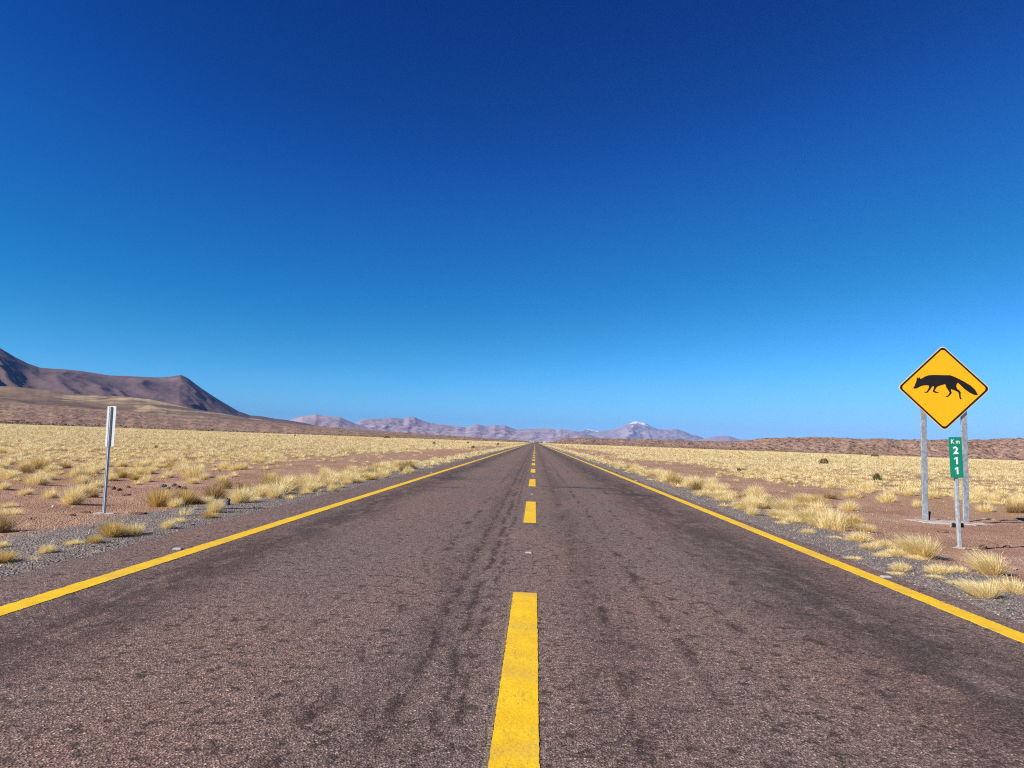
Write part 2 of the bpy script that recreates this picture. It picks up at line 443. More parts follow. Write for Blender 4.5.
def strip(name, x0, x1, yy, z, mat, jit=.006, seed=0):
    """a painted strip: 4 mm of paint with slightly ragged edges and rounded end corners"""
    yy = np.asarray(yy, float)
    a = x0 + jit * fbm(yy * 19, yy * 0 + seed, 3); b = x1 + jit * fbm(yy * 19, yy * 0 + seed + 4.4, 3)
    rows = []
    for X_, Z_ in ((a, -.002), (a, z), (b, z), (b, -.002)): rows.append(np.stack([X_, yy, np.full_like(yy, Z_)], 1))
    V = np.stack(rows, 1)
    return np_mesh(name, V.reshape(-1, 3), grid_faces(len(yy), 4))
ey = axis(22, .03, 3000, .06); ey = np.concatenate([-axis(3, .3, 40, .3)[:0:-1], ey])
for s in (-3.51, 3.47):
    link('edge_line', strip('edge_line', s - .088, s + .088, ey, .004, MAT['paint'], .009, s), MAT['paint'], road)
DASH0, PER, DLEN, DX, DW = 2.05, 8.9, 3.88, -.040, .098
for k in range(-1, 40):
    y0 = DASH0 + PER * k
    n = 220 if k < 2 else (60 if k < 4 else 8)
    yy = np.linspace(y0, y0 + DLEN, n)
    link('lane_dash', strip('lane_dash', DX - DW, DX + DW, yy, .004, MAT['paint'], .0035, k), MAT['paint'], road)
    if k in (0, 1):
        link('faded_paint_fringe', strip('faded_paint_fringe', DX - DW - .020, DX - DW - .001, yy[1:-1], .003, MAT['old'], .006, k + 9), MAT['old'], road)

# ------------------------------------------------------------------ mountains and hills
def ridge(name, prof, D, front, back, mat, step=2.0, rows=70, shape=1.25, gully=.22, glen=400., fine=.02, jit=.25, foot=-6.0, seed=0., brows=14, spur=0.0):
    """a range whose crest stands D metres off; prof = crest as (bearing pixel, height pixel)"""
    prof = np.array(prof, float)
    px = np.arange(prof[0, 0], prof[-1, 0] + step * .5, step)
    py = np.interp(px, prof[:, 0], prof[:, 1]) + jit * fbm(px * .09 + seed, px * 0 + seed * 1.7, 4, .6)
    d = np.stack([RW[i, 0] * (px - CX) - RW[i, 1] * (py - CY) + RW[i, 2] * F for i in range(3)], 1)
    hl = np.hypot(d[:, 0], d[:, 1]); u = d[:, :2] / hl[:, None]; te = d[:, 2] / hl
    Dc = D(px) if callable(D) else np.full_like(px, float(D))
    zr = H + Dc * te
    az = np.arctan2(u[:, 0], u[:, 1]); s = az * np.mean(Dc)
    fr = front(px) if callable(front) else front
    r = np.concatenate([np.linspace(0, 1, rows) ** .9, 1 + np.linspace(0, 1, brows + 1)[1:]])
    out = []
    for q in r:
        if q <= 1:
            rho = Dc - fr * (1 - q); sh = q ** shape; env = (q ** .6) * np.clip(1 - q, 0, 1) ** .75 * 1.9
        else:
            rho = Dc + back * (q - 1); sh = (2 - q) ** 1.2; env = 0.25 * min(1, (q - 1) * 5)
        wx = u[:, 0] * rho; wy = u[:, 1] * rho
        warp = .5 * fbm(wx / glen * .6 + seed, wy / glen * .6, 3)
        gl = ridged(s / glen + .45 * warp + (1 - min(q, 1)) * spur, q * .45 + seed + wy * 0, 3, .42)
        fi = fbm(wx / (glen * .22), wy / (glen * .22) + seed, 4, .55)
        zp = np.maximum(zr, 0)
        z = zp * sh + zp * env * (gully * (gl - .45) + fine * fi)
        z = np.maximum(z, -abs(foot)) + foot * (1 - min(q, 2 - q) ** .35)
        out.append(np.stack([wx, wy, z], 1))
    V = np.stack(out, 0)
    me = np_mesh(name, V.reshape(-1, 3), grid_faces(V.shape[0], V.shape[1]), True)
    o = link(name, me, mat); tag(o, kind='structure')
    return V[:rows]

ROCK = dict(
    volcano=m_mountain('volcano_rock', ((.096, .064, .068), (.135, .090, .090), (.178, .120, .114)), .0016, bumpd=18, streak=((.09, .062, .066), .52, .66, .6)),
    foot=m_mountain('foothill_grass', ((.125, .080, .052), (.20, .132, .082), (.27, .185, .115)), .0022, streak=((.50, .36, .20), .50, .62, .85), patch=((.10, .062, .046), .48, .60, .85), bumpd=8),
    slope=m_mountain('red_scrub_slope', ((.20, .122, .088), (.27, .172, .125), (.34, .228, .165)), .006, bumpd=2, streak=((.36, .26, .15), .58, .7, .5), speck=((.075, .055, .030), .11, .8, (.42, .28, .22))),
    red=m_mountain('red_rocky_scrub', ((.205, .115, .080), (.30, .180, .130), (.39, .265, .195)), .016, bumpd=1.5, patch=((.30, .215, .11), .56, .68, .55), speck=((.072, .05, .028), .16, .85, (.46, .32, .26))),
    purple=m_mountain('haze_tinted_purple_rock', ((.255, .19, .225), (.32, .25, .285), (.41, .325, .35)), .0014, bumpd=25, patch=((.40, .30, .30), .54, .66, .7)),  # purple rock, its albedo lightened and shifted to lavender for distance haze
    snowy=m_mountain('snow_streaked_rock', ((.25, .20, .235), (.31, .255, .29), (.39, .33, .355)), .0006, bumpd=30, snow=(505, 610, 1150)),  # rock tones carry the same painted-in lavender haze
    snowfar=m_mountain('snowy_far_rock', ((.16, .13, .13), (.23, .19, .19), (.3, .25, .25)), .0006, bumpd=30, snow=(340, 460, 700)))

ridge('snowy_mountain', [(566, 437), (575, 432.5), (583, 430.2), (589, 429.5), (594, 430.3), (601, 431.5), (608, 434), (616, 438)], 21000, 5000, 4000, ROCK['snowfar'], 1.0, 40, 1.1, .35, 900, seed=2.2)
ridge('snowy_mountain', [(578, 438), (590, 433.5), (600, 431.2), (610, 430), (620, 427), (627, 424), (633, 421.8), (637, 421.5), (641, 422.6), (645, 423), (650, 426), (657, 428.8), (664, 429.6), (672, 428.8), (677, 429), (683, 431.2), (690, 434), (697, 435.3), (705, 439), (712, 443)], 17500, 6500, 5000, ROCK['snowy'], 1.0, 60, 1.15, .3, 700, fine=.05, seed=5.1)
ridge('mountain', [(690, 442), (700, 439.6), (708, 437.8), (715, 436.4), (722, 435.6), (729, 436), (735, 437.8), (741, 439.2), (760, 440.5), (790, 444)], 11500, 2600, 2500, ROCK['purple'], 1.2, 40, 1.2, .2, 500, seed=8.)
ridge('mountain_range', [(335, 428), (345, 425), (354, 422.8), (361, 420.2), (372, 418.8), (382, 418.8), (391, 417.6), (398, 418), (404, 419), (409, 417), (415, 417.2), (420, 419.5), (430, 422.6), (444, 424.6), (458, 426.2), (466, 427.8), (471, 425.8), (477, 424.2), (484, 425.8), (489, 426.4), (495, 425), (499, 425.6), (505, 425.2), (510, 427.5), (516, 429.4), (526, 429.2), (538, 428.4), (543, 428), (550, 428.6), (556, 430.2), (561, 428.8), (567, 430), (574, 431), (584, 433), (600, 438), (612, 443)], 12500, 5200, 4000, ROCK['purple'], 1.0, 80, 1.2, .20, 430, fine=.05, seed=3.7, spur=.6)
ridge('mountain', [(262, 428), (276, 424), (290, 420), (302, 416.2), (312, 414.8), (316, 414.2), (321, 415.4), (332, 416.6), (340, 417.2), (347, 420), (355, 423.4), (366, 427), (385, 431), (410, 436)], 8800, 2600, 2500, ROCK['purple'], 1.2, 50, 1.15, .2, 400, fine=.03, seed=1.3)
ridge('volcano', [(-620, 405), (-430, 372), (-300, 346), (-200, 334), (-130, 330), (-60, 333), (-20, 338), (0, 348), (14, 356.5), (28, 363.5), (40, 367.6), (52, 368.6), (66, 369.4), (80, 370.8), (96, 373.2), (110, 375.4), (124, 375.9), (140, 376.6), (160, 377.5), (170, 376.6), (181, 374.8), (188, 378.2), (200, 387.4), (212, 395.4), (225, 403.4), (238, 411), (250, 415.2), (262, 416.4), (275, 418.6), (288, 420.2), (305, 423), (325, 428), (345, 433)], 5900, 2700, 2600, ROCK['volcano'], 1.5, 110, 1.12, .24, 420, fine=.014, jit=.1, seed=2.9, spur=-.8)
ridge('foothills', [(-500, 380), (-300, 374), (-150, 380), (-60, 384), (0, 386), (18, 386.8), (34, 389), (50, 390.2), (66, 392.6), (90, 395.4), (106, 396.2), (126, 396.6), (148, 399), (168, 403), (190, 408), (215, 412.6), (240, 416.8), (262, 419.6), (290, 423.4), (320, 427), (360, 432), (400, 436)], 3900, 1700, 900, ROCK['foot'], 1.5, 90, 1.1, .13, 420, fine=.01, seed=4.4, spur=-1.6)
def slopeD(px): return np.interp(px, [-500, 0, 300, 530], [2100, 2100, 1900, 1500])
RV1 = ridge('slope', [(-500, 386), (-200, 394), (0, 402.4), (60, 406.5), (120, 410.6), (180, 416), (230, 419.6), (280, 423), (310, 425.5), (345, 428.2), (370, 430.3), (400, 432), (435, 434.6), (470, 437), (500, 439), (528, 441.2), (545, 442.5)], slopeD, lambda px: slopeD(px) - 930, 600, ROCK['slope'], 1.5, 90, 1.0, .10, 60, fine=.05, jit=.3, foot=-1.0, seed=9.1)
def redD(px): return np.interp(px, [545, 700, 760, 1030, 1500], [1600, 1550, 1350, 1250, 1250])
RV2 = ridge('hills', [(548, 443), (558, 440.6), (566, 438.8), (575, 438), (585, 437.6), (598, 438.2), (616, 438.8), (640, 439.3), (670, 440), (700, 440.8), (718, 441.6), (740, 440.9), (752, 439.9), (760, 438.6), (770, 437.9), (782, 437.9), (790, 437.4), (800, 437.6), (815, 437), (828, 437.4), (846, 438.2), (864, 439), (880, 438.4), (900, 439.4), (920, 439.8), (945, 439.6), (970, 439.9), (995, 439), (1024, 438), (1060, 437.4), (1150, 437), (1300, 440), (1500, 446)], redD, lambda px: redD(px) - 880, 500, ROCK['red'], 1.2, 90, .9, .22, 55, fine=.14, jit=.55, foot=-1.0, seed=7.7)

# ------------------------------------------------------------------ grass
def blade_field(rng, cx, cy, cz, rad, hgt, n, segs, width, splay=1.15, leanx=None, leany=None, tint0=None, bend=.7):
    """n blades for each tuft (arrays of centres, radii, heights) -> V, Q, tint"""
    N = len(cx)
    sh = (N, n)
    a = rng.uniform(0, 2 * np.pi, sh); q = np.sqrt(rng.uniform(0, 1, sh))
    rx_ = rad[:, None] * .42 * q * np.cos(a); ry_ = rad[:, None] * .42 * q * np.sin(a)
    th = splay * np.clip(q * rng.uniform(.55, 1.15, sh) + rng.normal(0, .06, sh), 0, 1.5)
    aa = a + rng.normal(0, .35, sh)
    L = hgt[:, None] * rng.uniform(.62, 1.08, sh) * (1 + .12 * q)
    L = np.maximum(L, .02)
    b = bend * rng.uniform(.3, 1.1, sh)
    t = np.linspace(0, 1, segs + 1)
    P = np.zeros(sh + (segs + 1, 3))
    x = rx_ + cx[:, None]; y = ry_ + cy[:, None]; z = np.zeros(sh) + cz[:, None] - .015
    P[:, :, 0] = np.stack([x, y, z], -1)
    lx_ = 0 if leanx is None else leanx[:, None]; ly_ = 0 if leany is None else leany[:, None]
    for i in range(1, segs + 1):
        tt = th + b * t[i] ** 1.5
        ds = L / segs
        x = x + ds * (np.sin(tt) * np.cos(aa) + lx_ * t[i]); y = y + ds * (np.sin(tt) * np.sin(aa) + ly_ * t[i]); z = z + ds * np.maximum(np.cos(tt), -.15)
        P[:, :, i] = np.stack([x, y, z], -1)
    wa = aa + np.pi / 2 + rng.normal(0, .9, sh)
    wv = np.stack([np.cos(wa), np.sin(wa), rng.normal(0, .15, sh)], -1)
    wd = (width * rng.uniform(.6, 1.3, sh))[..., None] * (1 - .86 * t ** 1.4)[None, None]
    V = np.stack([P - wv[:, :, None] * wd[..., None] * .5, P + wv[:, :, None] * wd[..., None] * .5], 3)   # N,n,segs+1,2,3
    base = np.arange(N * n)[:, None] * (2 * (segs + 1)) + (np.arange(segs) * 2)[None]
    base = base.ravel()
    Q = np.stack([base, base + 1, base + 3, base + 2], 1)
    ti = rng.beta(2.6, 2.0, sh) + (0 if tint0 is None else tint0[:, None])
    ti = np.clip(ti[:, :, None, None] + .10 * (t - .5)[None, None, :, None] + np.zeros((1, 1, 1, 2)), 0, 1)
    return V.reshape(-1, 3), Q, ti.ravel()

A1 = lambda v: np.array([float(v)])
def tuft_mesh(name, seed, n, rad, hgt, splay, width, lean=(0, 0), bend=.7, segs=4, mat='straw', lumps=1):
    rng = np.random.default_rng(seed)
    Vs, Qs, Ts, o = [], [], [], 0
    for i in range(lumps):
        ox, oy, f = (0, 0, 1.0) if i == 0 else (rng.uniform(-.8, .8) * rad, rng.uniform(-.6, .6) * rad, rng.uniform(.5, .85))
        V, Q, T = blade_field(rng, A1(ox), A1(oy), A1(0), A1(rad * f), A1(hgt * f), int(n * f / (1 if lumps == 1 else lumps * .6)), segs, width, splay, A1(lean[0]), A1(lean[1]), None, bend)
        Vs.append(V); Qs.append(Q + o); Ts.append(T); o += len(V)
    # a few dead stalks lying around the foot
    V, Q, T = blade_field(rng, A1(0), A1(0), A1(0.01), A1(rad * 1.8), A1(hgt * .45), max(6, n // 14), segs, width, 1.5, None, None, A1(-.12), .3)
    Vs.append(V); Qs.append(Q + o); Ts.append(T)
    me = np_mesh(name, np.concatenate(Vs), np.concatenate(Qs), False, np.concatenate(Ts))
    me.materials.append(MAT[mat]); return me
# prototypes are about half a metre across; the kind decides the look
PROTO = {
    'dome':  [tuft_mesh('tussock_dome', 10 + i, 1000, .30, .34, 1.30, .0085, (-.06, .0), .45) for i in range(4)],
    'lumpy': [tuft_mesh('tussock_lumpy', 20 + i, 1000, .27, .30, 1.35, .0085, (-.06, .02), .55, lumps=5) for i in range(4)],
    'wind':  [tuft_mesh('tussock_wind', 30 + i, 1300, .34, .46, .80, .0085, (-.48, .08), .45, lumps=2) for i in range(3)],
    'mat':   [tuft_mesh('tussock_mat', 40 + i, 1100, .34, .27, 1.25, .0085, (-.22, .05), .7, lumps=4) for i in range(3)],
    'ochre': [tuft_mesh('tussock_ochre', 50 + i, 1000, .28, .36, 1.15, .0085, (-.16, .0), .45, mat='olive') for i in range(3)],
    'brown': [tuft_mesh('tussock_brown', 60 + i, 900, .28, .34, 1.25, .0085, (-.05, 0), .6, mat='brown', lumps=3) for i in range(3)],
    'thin':  [tuft_mesh('tussock_thin', 70 + i, 170, .22, .26, 1.2, .006, (-.2, 0), .6) for i in range(2)],
}
def extent(me):
    co = np.zeros(len(me.vertices) * 3, np.float32); me.vertices.foreach_get('co', co); co = co.reshape(-1, 3)
    return float(np.percentile(co[:, 0], 99) - np.percentile(co[:, 0], 1)) * .98, float(np.percentile(co[:, 2], 99))
EXT = {m.name: extent(m) for v in PROTO.values() for m in v}
RATIO = {'dome': .60, 'lumpy': .54, 'wind': .56, 'mat': .34, 'ochre': .56, 'brown': .56, 'thin': .45}     # height over width

# (bearing px, foot px, width px, kind, height factor, label)
HAND = [
    (112, 540, 26, 'ochre', 1.0, 'olive-gold tussock on the grey gravel, biggest of the pair below the marker post'),
    (134, 538, 18, 'dome', 1.0, 'small pale tussock touching the right side of the olive-gold one on the gravel'),
    (75, 548, 14, 'mat', .9, 'flat yellow tuft on the gravel, left of the small round one'),
    (94, 547, 14, 'ochre', .8, 'small rounded olive tuft between the flat yellow tuft and the olive-gold pair'),
    (46, 557, 14, 'dome', .9, 'small bright upright tuft standing alone on the near gravel shoulder'),
    (31, 565, 12, 'thin', 1.0, 'thin faded tuft on the gravel just nearer than the small bright one'),
    (94, 557, 10, 'thin', .8, 'sparse greyish wisp of grass at the pavement edge below the olive tuft'),
    (2, 566, 22, 'ochre', .8, 'low gold tussock cut by the left border, lowest one on the gravel'),
    (0, 549, 12, 'dome', .8, 'small tuft half cut off by the left border, above the low gold one'),
    (72, 504, 21, 'dome', 1.15, 'round bright straw tussock alone on red soil left of the marker post'),
    (28, 525, 9, 'thin', 1.3, 'thin wispy tuft where the gravel meets red soil'),
    (10, 507, 12, 'mat', 1.0, 'small flat-topped tuft on red soil close to the left border'),
    (12, 515, 24, 'mat', .7, 'long low pale mat of grass on red soil by the left border'),
    (-2, 530, 20, 'brown', 1.25, 'dark tussock at the left border casting a black shadow on the gravel'),
    (50, 496, 15, 'lumpy', 1.0, 'pale clump with two tops on red soil behind the round bright tussock'),
    (25, 492, 12, 'lumpy', .9, 'small grey-yellow clump trailing off the front edge of the plain'),
    (38, 484, 18, 'lumpy', 1.1, 'spreading pale clump at the front edge of the plain above the two-topped clump'),
    (85, 492, 16, 'lumpy', 1.0, 'straw clump on red soil just left of the marker post foot'),
    (92, 497, 12, 'brown', .9, 'brownish clump with dark gaps immediately left of the marker post'),
    (110, 480, 13, 'dome', 1.1, 'rounded pale clump just right of the marker post shaft'),
    (98, 486, 14, 'lumpy', 1.0, 'pale clump half hidden behind the marker post'),
    (135, 479, 11, 'ochre', 1.0, 'golden-brown round clump on red soil between marker post and stones'),
    (146, 480, 12, 'lumpy', 1.0, 'pale clump touching the golden-brown round clump'),
    (193, 477, 22, 'lumpy', 1.0, 'wide grey-straw clump behind the scattered dark stones'),
    (131, 499, 6, 'thin', 1.0, 'single tiny dry wisp on bare soil right of the marker post'),
    (159, 505, 26, 'ochre', 1.15, 'big shaggy ochre tussock at the near end of the left roadside row'),
    (184, 504, 24, 'ochre', 1.05, 'shaggy ochre tussock right beside the big one at the row end'),
    (175, 507, 16, 'dome', .9, 'pale tussock filling the gap in front of two shaggy ochre ones'),
    (196, 504, 10, 'brown', .9, 'small dark-sided tuft closing the shaggy ochre pair on the right'),
    (167, 532, 13, 'dome', 1.05, 'neat golden dome of grass on the gravel near the pavement edge'),
    (180, 526, 13, 'mat', 1.0, 'spiky low tuft just beyond the neat golden dome'),
    (184, 518, 17, 'thin', 1.2, 'loose pale tuft on the gravel in front of the shaggy ochre pair'),
    (209, 521, 14, 'ochre', .7, 'low olive tuft at the asphalt edge below a bushy pale tussock'),
    (215, 515, 17, 'dome', 1.2, 'bushy pale tussock standing beside the dark roadside rock'),
    (206, 503, 14, 'dome', .9, 'golden round tussock between the ochre pair and the brown bush'),
    (215, 498, 20, 'brown', 1.2, 'brown twiggy tussock rising behind the dark roadside rock'),
    (224, 490, 16, 'brown', 1.1, 'dull brown tussock at the back of the roadside row'),
    (239, 504, 22, 'dome', 1.25, 'largest pale feathery tussock of the left row, right of the dark rock'),
    (243, 491, 16, 'brown', .9, 'brownish tussock behind the largest feathery one'),
    (261, 497, 18, 'dome', 1.1, 'full pale tussock third after the dark rock in the left row'),
    (270, 490, 20, 'ochre', 1.2, 'tall golden tussock behind the left row, with a brownish middle'),
    (274, 500, 17, 'dome', 1.1, 'pale tussock with dark shadowed right flank beside the shoulder gravel'),
    (257, 502, 13, 'mat', .9, 'low straw tussock squeezed between the feathery one and the shadowed one'),
    (290, 501, 13, 'mat', .8, 'flat olive-straw tuft alone on the gravel ahead of the left row'),
    (306, 496, 13, 'mat', 1.0, 'low two-humped tuft on gravel next to the asphalt'),
    (286, 489, 16, 'dome', 1.0, 'pale tussock with black shadow under it in the middle of the left row'),
    (305, 485, 18, 'dome', 1.1, 'rounded tussock ending the dense clump before the gravel gap'),
    (319, 489, 16, 'mat', 1.0, 'spread-out straw tuft on the gravel beyond the two-humped one'),
    (922, 559, 38, 'wind', 1.0, 'big windswept tussock leaning left, below the warning sign posts'),
    (991, 577, 33, 'wind', 1.0, 'tall dense windswept tussock right of the kilometre post foot'),
    (941, 577, 24, 'mat', 1.1, 'pale spreading tuft on the gravel below the kilometre post'),
    (961, 575, 19, 'mat', 1.0, 'pale tuft joined to the right of the spreading one on the gravel'),
    (936, 582, 18, 'mat', .6, 'thin flat strip of grass just nearer than the pale spreading tuft'),
    (955, 588, 17, 'mat', .6, 'small flat yellow tuft alone on the gravel right of the edge line'),
    (984, 602, 34, 'wind', .75, 'long low swept-over tussock nearest to the edge line by the right border'),
    (1012, 596, 34, 'mat', 1.2, 'large pale sprawling tussock running out at the right border'),
    (902, 574, 20, 'mat', 1.1, 'bright cushion of grass on gravel beyond the white road stud'),
    (899, 579, 18, 'mat', .5, 'flattened fringe of grass in front of the bright cushion'),
    (897, 558, 22, 'mat', 1.0, 'pale loose tuft just left of the big windswept tussock'),
    (917, 561, 22, 'mat', .5, 'trampled straw mat under the front of the big windswept tussock'),
    (818, 507, 22, 'ochre', 1.1, 'golden swept tussock at the back of the right verge, beside bare soil'),
    (806, 503, 22, 'wind', .8, 'pale tussock arching over the golden swept one'),
    (849, 511, 22, 'dome', .9, 'rounded straw tussock jutting onto the bare soil left of the sign'),
    (867, 531, 22, 'wind', .8, 'olive-sided swept tussock at the soil edge of the right verge'),
    (835, 530, 30, 'lumpy', 1.3, 'biggest pale matted mound of the right verge'),
    (820, 527, 24, 'wind', .75, 'pale swept tussock leaning over the biggest matted mound'),
    (810, 536, 17, 'mat', 1.0, 'detached pale tuft on the gravel left of the biggest mound'),
    (836, 541, 14, 'mat', .6, 'small flat pale wisp on gravel below the biggest mound'),
    (861, 543, 26, 'mat', 1.2, 'matted straw clump trailing from the biggest mound toward the camera'),
    (874, 551, 22, 'mat', .9, 'flat straw clump at the gravel edge past the matted trail'),
    (886, 548, 20, 'mat', 1.1, 'straw clump between the matted trail and the big windswept tussock'),
    (884, 560, 18, 'mat', .8, 'pale low tuft at the tail of the trail beside gravel'),
    (857, 563, 17, 'mat', .6, 'lone small pale tuft on the gravel close to the right edge line'),
    (794, 506, 16, 'ochre', .8, 'dark olive low tussock in the middle of the right verge'),
    (790, 518, 22, 'mat', 1.1, 'pale flowing tussock nearest the gravel left of the biggest mound'),
    (784, 526, 14, 'mat', .8, 'small pale tuft at the asphalt side before the detached tuft'),
    (771, 504, 15, 'brown', .9, 'brown-hearted tussock among pale ones of the right verge'),
    (830, 498, 16, 'brown', .8, 'dull tussock behind the golden swept one on bare soil'),
    (852, 497, 18, 'lumpy', .9, 'grey-straw clump on bare soil behind the rounded jutting tussock'),
    (886, 500, 20, 'lumpy', .9, 'low brownish-straw clumps of the plain front left of the sign post'),
    (918, 507, 12, 'dome', 1.0, 'straw tuft right against the left foot of the warning sign'),
    (985, 511, 14, 'lumpy', 1.0, 'pale clump on red soil just right of the warning sign posts'),
    (990, 519, 9, 'mat', .7, 'little pale tuft on red soil in front of the clump right of the sign'),
    (1016, 513, 20, 'brown', .9, 'brownish clump on red soil at the right border'),
    (975, 549, 10, 'thin', .8, 'faded flat wisp on red soil right of the kilometre post'),
]
tufts = []      # x, y, width m, kind, hf, zone/label, hand
rng = np.random.default_rng(11)
for (px, py, wpx, kind, hf, lab) in HAND:
    p = at(px, py, -.06)
    Dd = math.hypot(p[0], p[1])
    tufts.append([p[0], p[1], wpx / F * Dd, kind, hf, lab, True])
hx = np.array([t[0] for t in tufts]); hy = np.array([t[1] for t in tufts])
def free(x, y, d=.45): return np.min(np.hypot(hx - x, hy - y)) > d
KINDS = ['dome', 'lumpy', 'mat', 'ochre', 'brown', 'wind']
def pick(p): return KINDS[int(rng.choice(6, p=p))]
# dense verge rows
def verge(side, y0, y1):
    y = y0
    while y < y1:
        dens = 6.5 if side < 0 else 6.0
        n = rng.poisson(dens * 1.0)
        for _ in range(n):
            xx = rng.normal(1.05, .5) if side < 0 else rng.normal(1.15, .62)
            if xx < .12 or xx > 2.9: continue
            x = side * (4.25 + xx * 1.0) if side < 0 else (4.05 + xx)
            yy = y + rng.uniform(0, 1)
            if yy < 26 and not free(x, yy, .5): continue
            if yy < 13.5 and side < 0: continue
            if yy < 11.5 and side > 0: continue
            yield x, yy
        y += 1.0
for side, y0 in ((-1, 13.5), (1, 11.5)):
    for x, y in verge(side, y0, 330):
        sz = rng.uniform(.30, .66) * (0.7 if abs(x) < 4.75 else 1)
        kd = pick([.42, .2, .2, .1, .08, 0]) if side < 0 else pick([.22, .2, .34, .07, .07, .10])
        tufts.append([x, y, sz, kd, rng.uniform(.7, 1.05), 'vergeL' if side < 0 else 'vergeR', False])
# the plain: density grows away from the road over patchy bare soil
def plain(side, rmin, rmax, dens):
    area_n = int(dens * rmax * rmax * .9)
    yy = rmax * np.sqrt(rng.uniform(0, 1, area_n)); xx = rng.uniform(0, 1, area_n) * (yy * .98 + 12)
    r = np.hypot(xx, yy); x = side * (xx + 5.9); 
    fe = np.abs(x) + 4.2 * fbm(x * .06 + 3 * side, yy * .035, 3)
    edge = 9.6 if side < 0 else 10.6
    p = sstep(edge - 1.2, edge + 2.6, fe)
    patch = fbm(x * .09, yy * .06 + 40, 3)
    p = p * (.62 + .38 * sstep(-.45, .25, patch)) + .035 * (1 - p)
    if side > 0:   # thinner, browner ground in the middle distance on the right
        p = p * (1 - .45 * sstep(.0, .5, fbm(x * .05 + 9, yy * .02, 2)) * (1 - sstep(50, 90, yy)))
    keep = (rng.uniform(0, 1, area_n) < p) & (r >= rmin) & (r < rmax)
    return x[keep], yy[keep]
for side in (-1, 1):
    x, y = plain(side, 8.0, 45, 3.0)
    for a, b in zip(x, y):
        if b < 27 and not free(a, b, .5): continue
        if side > 0 and b < 16.5: continue
        if side > 0 and 5.4 < a < 10.2 and b < 21: continue
        if side < 0 and b < 13.0: continue
        if side < 0 and -8.2 < a < -6.9 and b < 17: continue
        if side < 0 and -6.9 <= a < -5.4 and b < 14: continue
        kd = pick([.46, .38, .02, .08, .06, 0])
        tufts.append([a, b, rng.uniform(.22, .48) * (1.3 if rng.uniform() < .12 else 1), kd, rng.uniform(.8, 1.1), 'plainL' if side < 0 else 'plainR', False])

def apparent(t):
    px, py = to_px((t[0], t[1], .1))
    if px < -25 or px > 1049: return -1
    return t[2] * t[4] / math.hypot(t[0], t[1])
auto = [t for t in tufts if not t[6]]
auto.sort(key=lambda t: -apparent(t))
NIND = 300
hand = [t for t in tufts if t[6]]
ind = hand + auto[:NIND - len(hand)]
rest = auto[NIND - len(hand):]

LOOK = {'dome': 'rounded straw tussock', 'lumpy': 'lumpy pale straw clump', 'mat': 'low sprawling straw tuft', 'ochre': 'olive-gold tussock',
        'brown': 'brownish twiggy tussock', 'wind': 'swept-over straw tussock', 'thin': 'thin straw wisp'}
ZONE = {'vergeL': 'in the dense row along the left road shoulder', 'vergeR': 'in the dense band along the right road shoulder',
        'plainL': 'on red soil at the front of the left plain', 'plainR': 'on red soil at the front of the right plain'}
ZGRP = {'vergeL': 'tussocks along the left road shoulder', 'vergeR': 'tussocks along the right road shoulder',
        'plainL': 'tussocks at the front of the left plain', 'plainR': 'tussocks at the front of the right plain'}
for i, (x, y, wd, kd, hf, lab, is_hand) in enumerate(ind):
    me = PROTO[kd][i % len(PROTO[kd])]
    o = bpy.data.objects.new('grass_tussock', me); COL.objects.link(o)
    ew, eh = EXT[me.name]
    wd = wd * ((1.1 if x < 0 else .9) if is_hand else 1.0)
    s = wd / ew; sz_ = wd * RATIO[kd] * hf / eh * rng.uniform(.92, 1.1)
    o.location = (x, y, float(ground_z(x, y)) - .01)
    o.scale = (s, s * rng.uniform(.85, 1.1), sz_)
    o.rotation_euler = (0, 0, rng.uniform(-.5, .5) if kd in ('wind', 'mat') else rng.uniform(0, 6.28))
    if is_hand: tag(o, lab, 'grass tussock', 'dry grass tussocks')
    else: tag(o, LOOK[kd] + ' ' + ZONE[lab], 'grass tussock', ZGRP[lab])

# everything smaller: one mass of grass over the plain
Vs, Qs, Ts, off_ = [], [], [], 0
def add_field(x, y, wd, hgt, n, segs, width, tint0, lean=-.12):
    global off_
    x = np.asarray(x); y = np.asarray(y)
    if not len(x): return
    V, Q, T = blade_field(rng, x, y, ground_z(x, y), np.asarray(wd) * .5, np.asarray(hgt), n, segs, width, 1.32, np.full(len(x), lean), np.zeros(len(x)), np.asarray(tint0), .6)
    Vs.append(V); Qs.append(Q + off_); Ts.append(T); off_ += len(V)
ra = np.array([(t[0], t[1], t[2], t[2] * .46 * t[4], {'ochre': -.22, 'brown': -.38}.get(t[3], .02)) for t in rest])
rr = np.hypot(ra[:, 0], ra[:, 1])
for lo_, hi_, n, wdt in ((0, 28, 200, .013), (28, 46, 110, .018), (46, 100, 60, .027), (100, 400, 26, .06)):
    k = (rr >= lo_) & (rr < hi_); q = ra[k]
    add_field(q[:, 0], q[:, 1], q[:, 2], q[:, 3], n, 2, wdt, q[:, 4])
for rmin, rmax, dens, n, wdt, big in ((45, 95, 1.5, 70, .022, .76), (95, 220, .58, 34, .045, 1.15), (220, 950, .075, 18, .19, 2.8)):
    for side in (-1, 1):
        x, y = plain(side, rmin, rmax, dens)
        m = len(x)
        tn = np.where(rng.uniform(0, 1, m) < .22, -.42, .03) + .10 * fbm(x * .03, y * .01, 2)
        wd = rng.uniform(.4, .85, m) * big
        add_field(x, y, wd, wd * rng.uniform(.38, .52, m) / (big ** .45), n, 1, wdt, tn)
